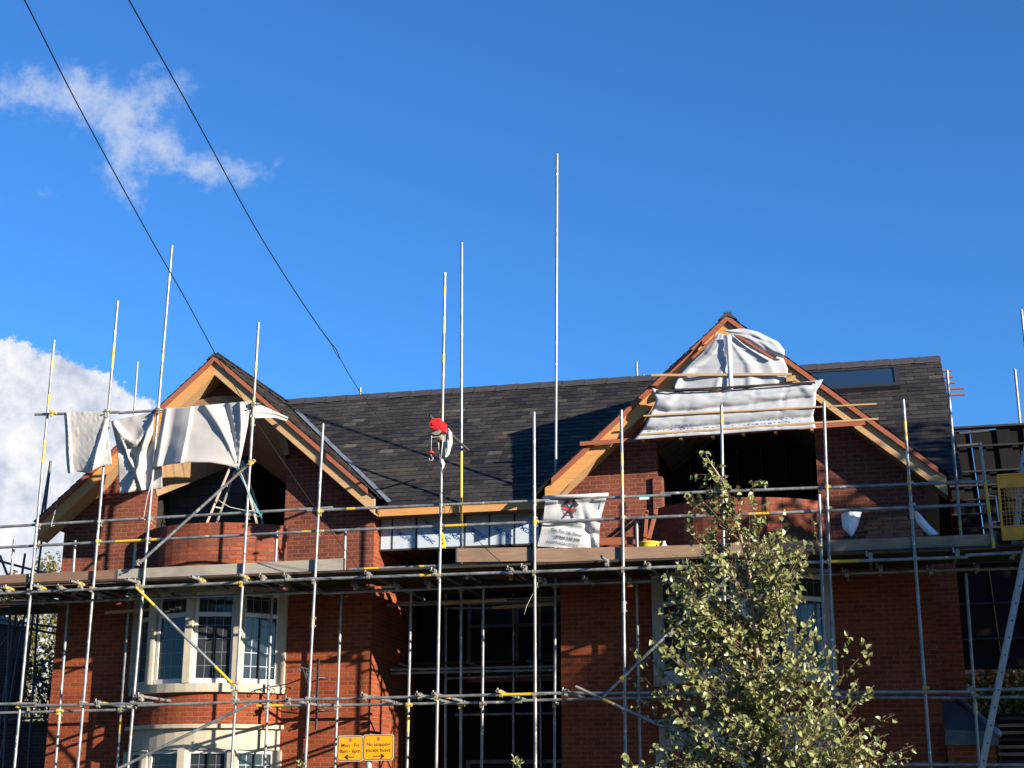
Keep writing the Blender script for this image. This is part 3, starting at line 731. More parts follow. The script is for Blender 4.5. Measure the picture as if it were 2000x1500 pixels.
rail([(-60, 1180), (640, 1154.5)], IY+.055, 'ledger'); rail([(560, 1159), (1310, 1134)], IY+.055, 'ledger'); rail([(1290, 1133), (2060, 1107)], IY+.055, 'ledger')
rail([(683, 1112.5), (978, 1100.5)], -1.45, 'ledger', [(.1, .2), (.45, .5), (.75, .85)])
rail([(42, 1379), (299, 1373.5)], OY-.055, 'ledger'); rail([(-60, 1376.5), (70, 1374)], OY-.09, 'ledger'); rail([(270, 1378), (652, 1365)], OY-.055, 'ledger'); rail([(600, 1366.5), (1066, 1355)], OY-.055, 'ledger', [(.8, .95)])
rail([(1050, 1354.5), (1330, 1352.5)], OY-.055, 'ledger'); rail([(1320, 1353), (1900, 1351)], OY-.055, 'ledger'); rail([(1890, 1347.5), (2060, 1344.5)], OY-.055, 'ledger')
rail([(-60, 1394), (255, 1386)], IY+.055, 'ledger'); rail([(240, 1382), (668, 1376.5)], IY+.055, 'ledger', [(.62, .74)]); rail([(620, 1378), (1020, 1371)], IY+.055, 'ledger'); rail([(1000, 1369), (1360, 1360)], IY+.055, 'ledger'); rail([(1340, 1361), (1905, 1363)], IY+.055, 'ledger'); rail([(1890, 1362), (2060, 1361)], IY+.055, 'ledger')
rail([(1740, 1493), (2060, 1494)], OY-.055, 'ledger')
# high rail the loose sheets hang from
rail([(68, 809.5), (233, 805)], OY+.055, 'sheet_rail'); rail([(232, 806.5), (508, 789)], OY+.055, 'sheet_rail')
# diagonal braces
rail([(266, 1147.5), (458, 1340)], OY-.10, 'brace', [(0, .19), (.81, 1)]); rail([(273, 1099), (492, 901)], OY-.10, 'brace'); rail([(215, 1509), (490, 1374)], OY-.10, 'brace')
rail([(1178, 1361), (1352, 1192)], OY-.10, 'brace'); rail([(1352, 1193), (1470, 1085)], OY-.12, 'brace'); rail([(1124, 1341), (1318, 1430)], OY-.16, 'brace', [(.28, .40)]); rail([(1300, 1422), (1420, 1478)], OY-.10, 'brace')
# transoms running back under the deck and under the lower lift
def transom(px, py, Y0, Y1, yel=0.0, dx=0):
    P = at(px, py, Y0); Q = Vector((P.x+dx, Y1, P.z)); m = MB(); L = (Q-P).length
    if yel: m.tube(P, P.lerp(Q, yel), R_, 12, 0, hollow=True); m.tube(P.lerp(Q, yel), P.lerp(Q, min(1, yel+.2)), R_, 12, 1); m.tube(P.lerp(Q, min(1, yel+.2)), Q, R_, 12, 0)
    else: m.tube(P, Q, R_, 12, 0, hollow=True)
    return m.build('transom', ['galvanised', 'yellow_paint'], scaf), P, Q
for px, py, Y0, yl in ((-20, 1148, -1.95, 0), (4, 1146, -1.95, .05), (64, 1143, -2.0, .1), (113, 1146.5, -1.85, 0), (137, 1134.5, -2.1, .12), (247.5, 1131, -2.15, 0), (373, 1126, -2.15, .14), (465.5, 1122, -2.05, .1), (509, 1125.5, -1.85, 0), (559, 1125, -1.80, 0),
                       (714, 1118.5, -1.9, 0), (845.5, 1114, -1.85, 0), (995, 1111, -1.85, 0), (1024, 1107.5, -1.8, 0), (1174.5, 1086.5, -2.25, 0), (1265, 1101.5, -1.85, 0), (1390, 1096, -1.9, 0), (1500, 1092, -1.9, 0), (1700, 1084, -1.8, 0), (1870, 1077, -1.8, 0)):
    o, P, Q = transom(px, py, Y0, .0 if px < 700 or px > 1100 else 1.4, yl)
    coupler(o, (P.x, OY-.055, P.z-.048), (0, 1, 0), axis1=(1, 0, 0))
for px, py, Y0, yl in ((268, 1359, -1.9, 0), (707, 1357.5, -1.9, 0), (813.5, 1356, -1.95, 0), (845.5, 1354.5, -1.95, .3), (971, 1349.5, -2.0, .02), (190, 1372, -1.8, .1), (560, 1366, -1.85, 0), (1105, 1350, -1.8, 0), (1310, 1348, -1.8, 0), (1900, 1345, -1.8, 0)):
    o, P, Q = transom(px, py, Y0, -.1, yl, dx=.0)
    coupler(o, (P.x, OY-.055, P.z-.048), (0, 1, 0), axis1=(1, 0, 0))
# couplers on the poles
for i, (o, P, Q) in enumerate(OP[:11]):
    for k, z in enumerate(LIFTS+GR):
        if z < Q.z-.05:
            c = pxat(P, Q, z+ (.0)); front = k < 2
            cc = Vector((c.x, c.y, c.z))
            pm = coupler(o, cc, (1, 0, 0), seed=k+i*5, yel=((i*3+k) % 5 == 0))
            if not front:                                   # rails sit behind the poles
                pm.matrix_basis = Matrix.Translation(Vector((0, 2*cc.y, 0))) @ Matrix.Scale(-1, 4, (0, 1, 0))
for i, (o, P, Q) in enumerate(IP[:10]):
    for k, z in enumerate((3.30, 5.235)):
        if z < Q.z-.02: coupler(o, pxat(P, Q, z), (1, 0, 0), seed=k+i*7, yel=((i+k) % 4 == 0))
for (x, y, k) in ((492, 903, 1), (273, 1098, 0), (457, 1338, 0), (459, 1352, 0), (1216, 1325, 1), (1219, 1385, 0), (1260, 1403, 0), (1310, 1236, 0)):
    c = at(x, y, OY-.05); coupler(OP[3][0], c, (1, 0, .6), yel=bool(k))
for (x, y, oi) in ((104, 807, 0), (210, 804, 1), (313, 802, 2), (497, 790, 3)):
    c = at(x, y, OY); coupler(OP[oi][0], c, (1, 0, 0), yel=oi == 0)
# deck boards seen from below, under-deck shade put into their colours
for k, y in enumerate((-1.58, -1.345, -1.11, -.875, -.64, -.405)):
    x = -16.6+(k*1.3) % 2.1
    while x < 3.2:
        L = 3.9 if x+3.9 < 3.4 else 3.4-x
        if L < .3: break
        m = MB(); m.box(x, x+L-.01, y-.1125, y+.1125, 5.355+.004*(k % 2), 5.393+.004*(k % 2)); m.build('scaffold_board', ['board_dark', 'board_shaded', 'board_dark'][(k+int(x+20)) % 3], scaf); x += L
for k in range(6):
    y = -.15+.236*k; m = MB(); m.box(-8.30+(.4 if k % 2 else 0), -5.12-(.3 if k % 3 == 1 else 0), y-.1125, y+.1125, 5.36, 5.398); m.build('scaffold_board', ['board_dark', 'board_shaded'][k % 2], scaf)
rc = random.Random(12)
for k in range(26):
    x = -14.9+k*.66+rc.uniform(-.1, .1); m = MB(); L = rc.uniform(.5, 1.25); y0 = rc.uniform(-1.5, -.9); z = rc.choice((5.325, 5.18, 5.21)); m.tube((x, y0, z), (x+rc.uniform(-.03, .03), y0+L, z), R_, 8, hollow=True); o = m.build('transom', ['galvanised', 'yellow_paint'], scaf)
    coupler(o, (x, max(y0+.1, -1.2), z-.05), (0, 1, 0), axis1=(1, 0, 0), seed=k, yel=k % 7 == 0)
for (x0, x1, y, z) in ((-14.8, -9.2, -.95, 5.14), (-8.9, -4.4, -1.05, 5.12), (-4.6, 1.7, -.9, 5.15), (-8.3, -5.1, .55, 5.10), (-8.3, -5.0, 1.1, 5.22)):
    m = MB(); m.tube((x0, y, z), (x1, y, z+.02), R_, 8, hollow=True); m.build('ledger', 'galvanised', scaf)
for (x0, x1, y, z) in ((-7.2, -6.0, -.02, 5.02), (-6.3, -5.2, .3, 4.97), (-13.2, -12.2, -.5, 4.99)):
    m = MB(); m.beam((x0, y, z), (x1, y, z+.03), .04, .05); m.build('packing_batten', 'timber_pale', scaf)
for (x0, x1) in ((-15.2, -12.95), (-9.9, -8.42), (-5.05, -3.48), (-.52, 1.02)):
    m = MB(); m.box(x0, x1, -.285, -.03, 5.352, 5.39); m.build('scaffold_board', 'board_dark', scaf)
# toe boards
def toe(x0, y0, x1, y1, matn, h=.222, Y=-1.64, lab_=None):
    P = at(x0, y0, Y); Q = at(x1, y1, Y); m = MB()
    m.beam(P-Vector((0, 0, h/2)), Q-Vector((0, 0, h/2)), .038, h); o = m.build('toe_board', matn, scaf)
    if lab_: o['label'] = lab_
    for A_, B_ in ((P, Q), (Q, P)):
        e = MB(); d = (B_-A_).normalized(); c = A_+d*.012-Vector((0, .022, h/2)); e.box(c.x-.012, c.x+.012, c.y-.001, c.y+.0005, c.z-h/2+.004, c.z+h/2-.004)
        e.build('end_band', 'galv_dark', o)
toe(-80, 1127.5, 56, 1121, 'board_brown'); toe(61, 1120.5, 229, 1113.5, 'board_brown'); toe(229.6, 1112.5, 675, 1090.5, 'board_grey', lab_='pale grey weathered toe board')
toe(891, 1071.5, 1036, 1069, 'board_tan'); toe(1037, 1071, 1206, 1069, 'board_tan'); toe(1207, 1069.5, 1420, 1062, 'board_tan'); toe(1421, 1061.5, 1606, 1055, 'board_tan'); toe(1607, 1056, 1945, 1043, 'board_mixed')
# rear scaffold: only the tube tops show
for x, y in ((269, 707), (704, 757), (1243.5, 707), (1257, 732)):
    Q = at(x, y, 7.4); m = MB(); m.tube((Q.x, Q.y, .02), Q, R_, 10, hollow=True); m.build('pole', 'galvanised', back_scaf)
Q = at(1982, 721, 3.5); m = MB(); m.tube((Q.x, Q.y, .02), Q, R_, 10, hollow=True); m.build('pole', 'galvanised', back_scaf)
Q = at(1995, 605, 3.0); m = MB(); m.tube((Q.x+.02, Q.y, .02), Q, R_, 10, hollow=True); m.build('pole', 'galvanised', back_scaf)
# scaffold bay beyond the left end
for (a, b, Y) in (((35, 1500), (58, 1185), 2.5), ((55, 1500), (75, 1180), 2.0), ((40, 1250), (99, 900), 2.4), ((44, 1115), (49, 1081), 1.5), ((7, 1500), (20, 1190), 1.0), ((75, 1110), (99, 900), 2.2)):
    pole(side_scaf, a, b, Y, 'pole', mats=('galv_dark', 'yellow_paint'), ext=1)
for (a, b, Y) in (((-30, 1088), (90, 1120), 2.0), ((0, 1085), (15, 1125), 1.5), ((-20, 1290), (42, 1210), 2.2), ((-40, 1205), (110, 1225), 2.3), ((-40, 1408), (110, 1400), 2.3), ((20, 1222), (112, 1238), 1.9)):
    pole(side_scaf, a, b, Y, 'ledger', mats=('galv_dark', 'yellow_paint'))
for k in range(6):
    P = at(-40, 1180, .2+.5*k); m = MB(); m.box(-19.0, -14.6, .1+.3*k, .32+.3*k, 5.33, 5.37); m.build('scaffold_board', 'board_shaded', side_scaf)
# inner scaffold in the recess
for (a, b) in (((762, 1308), (1090, 1301)), ((765, 1315), (1090, 1308)), ((870, 1325), (1080, 1318)), ((868, 1188), (1030, 1187)), ((890, 1396), (1080, 1393))):
    pole(inner_scaf, a, b, 1.0 if a[0] < 800 else 1.8, 'ledger', mats=('galvanised', 'yellow_paint'))
for px in (781, 913, 1032):
    P = at(px, 1296-(px-781)*.02, .7); m = MB(); m.tube(P, (P.x, 2.3, P.z), R_, 10, hollow=True); m.build('transom', 'galvanised', inner_scaf)
for (x0, x1) in ((870, 871), (1003, 1003), (1057, 1054)):
    pole(inner_scaf, (x0, 1500), (x1, 1160), 1.3, 'pole', ext=1, mats=('galvanised', 'yellow_paint'))
for k in range(3): m = MB(); m.box(-8.1, -5.3, 1.2+.24*k, 1.42+.24*k, 4.12, 4.158); m.build('scaffold_board', 'board_dark', inner_scaf)

# ------------------------------------------------------------------ boarded tower, gate, ladders at the right end
tower = thing('boarded_screen', 'tall dark timber screen of upright boards beside the right end of the house', 'screen')
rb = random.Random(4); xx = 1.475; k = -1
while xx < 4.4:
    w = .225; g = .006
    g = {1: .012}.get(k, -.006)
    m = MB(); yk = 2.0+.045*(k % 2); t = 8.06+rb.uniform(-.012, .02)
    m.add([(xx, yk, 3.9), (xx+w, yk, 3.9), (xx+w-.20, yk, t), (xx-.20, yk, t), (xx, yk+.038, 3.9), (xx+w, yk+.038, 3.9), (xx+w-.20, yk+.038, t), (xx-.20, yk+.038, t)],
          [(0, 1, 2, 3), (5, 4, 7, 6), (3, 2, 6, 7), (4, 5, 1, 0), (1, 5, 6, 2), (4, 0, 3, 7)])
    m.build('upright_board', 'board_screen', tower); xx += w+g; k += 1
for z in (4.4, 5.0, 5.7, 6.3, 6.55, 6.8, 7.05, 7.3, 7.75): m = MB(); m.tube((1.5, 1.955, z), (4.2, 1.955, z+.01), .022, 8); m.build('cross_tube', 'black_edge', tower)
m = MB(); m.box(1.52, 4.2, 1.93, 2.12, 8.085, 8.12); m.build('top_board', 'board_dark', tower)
for px, py in ((1885, 846), (1868, 872)): P = at(px, py, 1.6); m = MB(); m.tube((P.x-.1, 1.6, P.z), (P.x+.40, 1.6, P.z+.02), R_, 10, hollow=True); m.build('tube', 'galv_dark', tower)
gate = thing('mesh_gate', 'yellow sheet-metal safety gate with wire mesh at the right end of the scaffold deck', 'gate')
def G(px, py): return at(px, py, -1.55)
tl, tr, bl, br = G(1946.5, 927), G(2060, 920), G(1957.5, 1056.5), G(2068, 1052)
def gp(u, v, dy=0): p = tl.lerp(tr, u).lerp(bl.lerp(br, u), v); return Vector((p.x, p.y+dy, p.z))
def gbox(m, u0, u1, v0, v1, y0, y1, mi=0):
    vs = [gp(u, v, y) for v in (v1, v0) for y in (y0, y1) for u in (u0, u1)]
    m.add(vs, [(0, 2, 3, 1), (4, 5, 7, 6), (0, 1, 5, 4), (2, 6, 7, 3), (0, 4, 6, 2), (1, 3, 7, 5)], mi)
m = MB(); gbox(m, 0, .04, 0, 1, -.02, .03); gbox(m, .96, 1, 0, 1, -.02, .03); gbox(m, .0405, .9595, 0, .02, -.022, .03); gbox(m, .0405, .9595, .98, 1, -.022, .03); gbox(m, .0405, .9595, .195, .21, -.02, .03); gbox(m, .0405, .9595, .78, .80, -.02, .03); m.build('gate_frame', 'gate_yellow', gate)
m = MB(); gbox(m, .04, .96, .02, .195, -.005, .005); m.build('sheet_panel', 'gate_yellow', gate); m = MB(); gbox(m, .04, .96, .80, .98, -.005, .005); m.build('sheet_panel', 'gate_yellow', gate)
m = MB()
for k in range(1, 14): u = .04+.92*k/14; m.tube(gp(u, .2, 0), gp(u, .79, 0), .0035, 5)
for k in range(1, 10): v = .2+.59*k/10; m.tube(gp(.04, v, .006), gp(.96, v, .006), .0035, 5)
m.build('wire_mesh', 'gate_yellow', gate)
m = MB(); m.path([G(1929, 963), G(1932, 968), G(1945, 969), G(1951.5, 1018.5), G(1936, 1020), G(1935, 1030)], .012, 6); m.build('hinge_bracket', 'white_paint', gate)
def ladder(name, a, b, Y, label, wd=.38, w=.075, wood_='alu', n=14):
    t = thing(name, label, 'ladder'); P = at(*a, Y); Q = at(*b, Y); d = (Q-P).normalized()
    for k, dy in enumerate((0, wd)):
        m = MB(); m.beam(P+Vector((0, dy, 0)), Q+Vector((0, dy, 0)), .028, w, Vector((1, 0, 0))); m.build('stile', wood_, t)
    L = (Q-P).length; k = 0; x = .15
    while x < L:
        c = P+d*x; m = MB(); m.tube(c+Vector((0, -.017, 0)), c+Vector((0, wd+.015, 0)), .014, 8); m.tube(c+Vector((0, -.0195, 0)), c+Vector((0, -.0172, 0)), .013, 8, 1); m.build('rung', ['galv_dark', 'black_edge'], t); x += .255
    return t
ladder('ladder', (1910, 1542), (2018, 1010), -1.95, 'long aluminium ladder seen edge-on, leaning up to the deck at the right edge', w=.078)
ladder('ladder', (1980.5, 1085), (2004, 870), -1.2, 'shorter aluminium ladder stile behind the yellow mesh gate', w=.07)
st = thing('slatted_fence', 'dark horizontal slatted fence low down behind the ladder', 'fence')
for k in range(8):
    m = MB(); P = at(1950, 1400+k*14, 1.5); m.box(P.x, P.x+3, 1.5, 1.52, P.z-.05, P.z); m.build('slat', 'board_tan' if k % 3 else 'board_dark', st)
m = MB(); P = at(1950, 1400, 1.6); m.box(P.x, P.x+3.2, 1.56, 1.62, 0, P.z+.05); m.build('backing', 'underside', st)
# ------------------------------------------------------------------ cloth sheets
def coons(top, bot, left, right, nu, nv):
    def samp(poly, t):
        L = [0]
        for a, b in zip(poly[:-1], poly[1:]): L.append(L[-1]+math.dist(a, b))
        s = t*L[-1]
        for i in range(len(poly)-1):
            if s <= L[i+1]+1e-9:
                f = (s-L[i])/max(1e-9, L[i+1]-L[i]); return (lerp(poly[i][0], poly[i+1][0], f), lerp(poly[i][1], poly[i+1][1], f))
        return poly[-1]
    g = []
    c00, c10, c01, c11 = top[0], top[-1], bot[0], bot[-1]
    for j in range(nv+1):
        v = j/nv; l = samp(left, v); r = samp(right, v); row = []
        for i in range(nu+1):
            u = i/nu; t = samp(top, u); b = samp(bot, u)
            row.append(tuple((1-v)*t[k]+v*b[k]+(1-u)*l[k]+u*r[k]-((1-u)*(1-v)*c00[k]+u*(1-v)*c10[k]+(1-u)*v*c01[k]+u*v*c11[k]) for k in (0, 1)))
        g.append(row)
    return g
def cloth(name, top, bot, left, right, Y, fold, matn, nu=40, nv=30, parent=None, thick=.004, hem=True):
    g = coons(top, bot, left, right, nu, nv); m = MB(); vs = []
    for j, row in enumerate(g):
        for i, (x, y) in enumerate(row):
            u, v = i/nu, j/nv; Yb = Y(u, v) if callable(Y) else Y; vs.append(at(x, y, Yb+fold(u, v)))
    m.add(vs, [(j*(nu+1)+i, (j+1)*(nu+1)+i, (j+1)*(nu+1)+i+1, j*(nu+1)+i+1) for j in range(nv) for i in range(nu)], smooth=True)
    o = m.build(name, matn, parent)
    md = o.modifiers.new('thickness', 'SOLIDIFY'); md.thickness = thick; md.offset = 0
    return o
def nz2(u, v, s, k=0): return noise.noise(Vector((u*s, v*s, k)))
def tri(x, c, wl, wr):
    "sharp crease: rises over wl, falls over wr"
    if x < c: return max(0, 1-(c-x)/wl)
    return max(0, 1-(x-c)/wr)
def gauss(x, c, w): return math.exp(-((x-c)/w)**2)
o = cloth('dust_sheet', [(125, 806), (165, 803), (206, 804)], [(132, 924), (142, 926), (150, 921), (170, 924), (198, 910), (219, 907)], [(125, 806), (128, 850), (129, 890), (132, 924)], [(206, 804), (212, 850), (219, 907)], OY+.0,
          lambda u, v: -.06+.03*nz2(u, v, 3, 1)-.10*tri(u+.50*v, 1.05, .05, .16)*(.4+v*.6)-.05*tri(u, .08, .05, .03)+.03*math.sin(u*7)*v+.012*nz2(u, v*2, 16, 2), 'canvas')
lab(o, 'small creased off-white dust sheet hanging leftmost on the high scaffold tube', 'dust sheet', 'sheets hung over the left gable')
o = cloth('dust_sheet', [(217, 823), (232, 819), (265, 812), (301, 806)], [(233, 964), (262, 960), (290, 956), (317, 955)], [(217, 823), (228, 872), (231, 910), (233, 964)], [(301, 806), (298, 860), (300, 890), (316, 912), (317, 955)], OY+.05,
          lambda u, v: -.14*tri(v-.35*math.sin(u*3.1), .02, .12, .03)*math.sin(u*3.1)-.15*tri(u+.85*v, 1.05, .06, .22)-.10*tri(u-.5*v, .02, .03, .12)+.09*tri(v-.2*math.sin(u*3), .32, .05, .14)*math.sin(3*u)+.02*nz2(u, v, 5, 2), 'canvas')
lab(o, 'bunched grey-white dust sheet hanging longest between the second and third poles', 'dust sheet', 'sheets hung over the left gable')
def f3(u, v):
    # folds fan out from the knot in the lower right corner
    du, dv = (1.0-u)*1.75, 1.0-v
    th = math.atan2(du, dv+.02)/(math.pi/2); r = min(1, math.hypot(du, dv))
    s = .0
    for c, wl, wr, a in ((.13, .07, .025, .10), (.30, .05, .11, -.07), (.47, .13, .03, .08)):
        s -= a*tri(th, c, wl, wr)*min(1, .25+r)
    w = max(0, 1-u/.62)
    s -= .16*tri(u, .33, .22, .015)*(.4+.6*v)*(1 if u < .36 else 0)
    s += .07*tri(u, .14, .05, .10)*(.3+.7*v)*w-.05*tri(u, .05, .04, .03)
    return s+.012*nz2(u, v, 5, 3)-.14*math.sin(math.pi*u)*v**1.5
o = cloth('dust_sheet', [(319, 797), (360, 795), (400, 791), (450, 787), (489, 783)], [(299, 913), (332, 907), (368, 903), (410, 903), (440, 908), (466, 916)], [(319, 797), (310, 850), (299, 913)], [(489, 783), (484, 830), (474, 880), (466, 916)], OY-.02, f3, 'canvas', 64, 36)
lab(o, 'largest white dust sheet, deeply folded and gathered to a knot below the left gable', 'dust sheet', 'sheets hung over the left gable')
o = cloth('dust_sheet', [(488, 787), (512, 792), (535, 802), (563, 815)], [(487, 817), (515, 816), (538, 816), (560, 823)], [(488, 787), (488, 800), (487, 817)], [(563, 815), (562, 819), (560, 823)], lambda u, v: OY+.0+u*(1.2),
          lambda u, v: .03*math.sin(v*9+u*3), 'canvas', 24, 10)
lab(o, 'narrow twisted strip of white sheet tied across to the left gable edge', 'dust sheet', 'sheets hung over the left gable')
# polythene over the right gable
def wob(u, v): return .02*nz2(u, v, 7, 5)
gs = thing('gable_sheeting', 'white polythene sheeting battened over the top of the right gable', 'sheeting')
def f_up(u, v):
    s = -.03+.02*nz2(u, v, 3, 6)-.05*math.sin(math.pi*u)
    for c, k, wl, wr, a in ((.30, -.9, .10, .05, .045), (.46, -.25, .04, .03, .03), (.58, .25, .04, .12, .035), (.74, .45, .10, .04, .04), (.16, -.5, .05, .08, .04)):
        s -= a*tri(u-k*(v-.0)*.35, c, wl, wr)*(.25+.75*v if k < .3 else 1-.4*v)
    for c in (.30, .62, .84): s += .04*math.exp(-((v-c-.06*math.sin(u*9))/.04)**2)*nz2(u, v, 4, 9)*.7
    return s
cloth('upper_sheet', [(1398, 650), (1420, 655), (1440, 650)], [(1317, 760), (1380, 762), (1460, 756), (1536, 748)], [(1398, 650), (1370, 690), (1335, 722), (1328, 730), (1320, 745), (1317, 760)], [(1440, 650), (1480, 675), (1530, 700), (1539, 720), (1536, 748)], -.55, f_up, 'poly', 50, 36, gs)
def f_lo(u, v):
    s = -.07*abs(math.sin((v+.04*nz2(u, 0, 3, 7))*math.pi*2.55))**.8+.018*nz2(u*2.0, v*2, 4, 8)+.008*nz2(u*8, v*3, 4, 18)
    for c in (.22, .42, .62, .8): s += .012*tri(u, c, .01, .01)
    s -= .03*tri(u+.4*v, .16, .05, .03)*(1-v)+.03*tri(u-.3*v, .86, .03, .06)*(1-v)
    return s-.02
cloth('lower_sheet', [(1272, 757), (1300, 766), (1380, 764), (1500, 754), (1608, 741)], [(1238, 859), (1290, 855), (1400, 848), (1500, 841), (1593, 836)], [(1272, 757), (1282, 780), (1270, 810), (1258, 835), (1238, 859)], [(1608, 741), (1594, 765), (1593, 790), (1588, 812), (1593, 836)], -.58, f_lo, 'poly', 60, 40, gs)
o = cloth('loose_flap', [(1412, 646), (1450, 641), (1480, 648), (1520, 668), (1533, 685)], [(1436, 655), (1460, 670), (1500, 690), (1530, 700)], [(1412, 646), (1425, 650), (1436, 655)], [(1533, 685), (1532, 692), (1530, 700)], -.62, lambda u, v: -.05*math.sin(math.pi*v)*(.3+u)+.02*nz2(u, v, 6, 9)+.02*tri(v, .45, .2, .1), 'poly', 30, 14, gs)
def batten(a, b, Y, matn, h=.045, w=.03, par=gs, name='batten', Yb=None):
    m = MB(); m.beam(at(*a, Y), at(*b, Y if Yb is None else Yb), w, h); return m.build(name, matn, par)
batten((1272, 733), (1546, 731), -.66, 'timber_pale', .04); batten((1281, 764), (1592, 747), -.69, 'board_dark', .03); batten((1257, 812.5), (1712, 789), -.68, 'timber_pale', .025); batten((1250, 849), (1716, 818), -.66, 'timber_pale', .03)
batten((1133, 867), (1690, 826), -.50, 'red_batten', .07); batten((1398, 657), (1352, 700), -.68, 'red_batten', .035); batten((1440, 656), (1510, 700), -.68, 'red_batten', .035); batten((1536, 741), (1554, 739), -.62, 'timber_pale', .09, .06)
for px, py in ((1256, 858), (1330, 855), (1392, 851), (1452, 846), (1515, 842), (1585, 838)): P = at(px, py, -.60); m = MB(); m.box(P.x-.025, P.x+.025, -.63, -.45, P.z-.03, P.z+.03); m.build('batten_end', 'timber_pale', gs)
tp = cloth('seam_tape', [(1417, 654), (1428, 654)], [(1424, 760), (1432, 760)], [(1417, 654), (1424, 760)], [(1428, 654), (1432, 760)], -.60, lambda u, v: f_up(.47, v)-.01, 'white_plastic', 2, 20, gs)
m = MB(); rr = random.Random(2)
for k in range(46):
    u = rr.uniform(.03, .97); row = rr.choice((0, 1)); x = lerp(1262, 1585, u); y = lerp(842-row*7, 822-row*7, u)
    P = at(x, y, -.70); m.box(P.x-.012, P.x+rr.uniform(.0, .03), P.y, P.y+.004, P.z-.008, P.z+.008)
m.build('printed_line', 'print_blue', gs)
# banner with emblem
def bw(u, v):
    "banner surface: u across, v down"
    xt, yt = lerp(1065, 1186, u), lerp(973, 967.5, u)+(-1 if .2 < u < .8 else 1)
    xb, yb = lerp(1049, 1171, max(0, u)**1.05), lerp(1067, 1074, u)
    x = lerp(xt, xb, v); y = lerp(yt, yb, v)
    x += 3*math.sin(v*3.1)*(1-u)-2.0*math.sin(v*3.1)*u; x -= (4*math.sin(math.pi*v) if u > .9 else 0)
    d = -.01+.05*math.sin(u*5+v*3)*v+.045*gauss(v-.22*u, .50, .06)*1+.06*gauss(u-.35*v, .55, .05)*v+.03*nz2(u, v, 4, 12)
    if v < .12: d -= .05*math.sin(math.pi*v/.12)
    d -= .02
    return x, y, OY+.085+d if False else OY+.0+.11+d
bn = thing('banner', 'white builder\'s banner with crossed-hammers emblem tied to the guard rail', 'banner')
m = MB(); nu, nv = 60, 44; vs = []
for j in range(nv+1):
    for i in range(nu+1):
        x, y, Yv = bw(i/nu, j/nv); vs.append(at(x, y, Yv))
m.add(vs, [(j*(nu+1)+i, (j+1)*(nu+1)+i, (j+1)*(nu+1)+i+1, j*(nu+1)+i+1) for j in range(nv) for i in range(nu)], smooth=True); m.build('cloth', 'banner', bn)
m = MB(); m.path([at(1062, 972, OY+.11), at(1090, 970, OY-.0), at(1130, 969, OY-.0), at(1188, 966, OY+.11)], .032, 8); m.build('rolled_hem', 'banner', bn)
def onb(u, v, lift=.006): x, y, Yv = bw(u, v); return at(x, y, Yv-lift)
def btext(s, u, v, size, rot, matn, asp=1.22, name='printed_text', bold=0):
    vs, fs = text_verts(s, size, bold); m = MB(); c, q = math.cos(rot), math.sin(rot)
    m.add([onb(u+(a*c+b*q), v+(a*q-b*c)*asp, .010) for a, b, _ in vs], fs); m.build(name, matn, bn)
btext('Contractors', .46, .50, .058, .06, 'print_black', bold=.001); btext('Tan-Tec Up Sister', .44, .70, .075, .16, 'print_black'); btext('07760 518 590', .47, .82, .070, .10, 'print_black', bold=.001); btext('NORTHGACEOLS', .40, .925, .066, .10, 'print_black')
em = MB(); cu_, cv_ = .42, .245
def disc(m, r0, r1, n=28, mi=0, a0=0, a1=2*math.pi, lift=.009):
    for k in range(n):
        t0, t1 = a0+(a1-a0)*k/n, a0+(a1-a0)*(k+1)/n
        m.quad(*[onb(cu_+r*math.cos(t), cv_+r*1.25*math.sin(t), lift) for r, t in ((r0, t0), (r1, t0), (r1, t1), (r0, t1))], mi=mi)
disc(em, .092, .104)
def stroke(m, a, b, w, mi=0, lift=.012):
    dx, dy = b[0]-a[0], b[1]-a[1]; L = math.hypot(dx, dy); nx, ny = -dy/L*w/2, dx/L*w/2; n = 6
    for k in range(n):
        p = (a[0]+dx*k/n, a[1]+dy*k/n); q = (a[0]+dx*(k+1)/n, a[1]+dy*(k+1)/n)
        m.quad(*[onb(cu_+x, cv_+y*1.25, lift) for x, y in ((p[0]-nx, p[1]-ny), (q[0]-nx, q[1]-ny), (q[0]+nx, q[1]+ny), (p[0]+nx, p[1]+ny))], mi=mi)
stroke(em, (-.12, -.02), (.12, .03), .045)
em.build('emblem_ring', 'print_red', bn)
hm = MB()
for s in (-1, 1):
    stroke(hm, (s*-.085, .14), (s*.075, -.10), .028); stroke(hm, (s*.025, -.145), (s*.125, -.045), .05)
hm.build('emblem_hammers', 'print_black', bn)
# ropes and ties
def rope(name, pts, r, matn, label=None, cat='rope', group=None, parent=None, sag=0):
    m = MB(); P = [at(x, y, Y) for x, y, Y in pts]
    if sag and len(P) == 2: P = [P[0].lerp(P[1], k/12)-Vector((0, 0, sag*math.sin(math.pi*k/12))) for k in range(13)]
    m.path(P, r, 6); o = m.build(name, matn, parent)
    if label: lab(o, label, cat, group)
    return o
tr_ = thing('tie_rope', 'turquoise and white tie ropes pulling the big dust sheet down to the guard rail', 'rope')
for k, (a, b) in enumerate((((462, 908), (508, 1008)), ((465, 910), (503, 1002)), ((460, 912), (512, 1012)), ((467, 915), (498, 1000)))):
    rope('strand', [(*a, OY-.03), (*b, OY-.02)], .006, 'rope_blue' if k % 2 == 0 else 'rope_white', parent=tr_)
rope('strand', [(496, 1000, OY-.05), (504, 1010, OY-.05), (512, 1003, OY-.02), (509, 1000, OY+.1)], .006, 'rope_blue', parent=tr_)
rope('rope', [(298, 934, OY-.05), (288, 970, OY-.05), (281, 1010, OY-.02), (277, 1012, OY-.02), (284, 1015, OY-.03)], .005, 'rope_white', 'thin white cord from the sheet down to the left guard rail', 'cord')
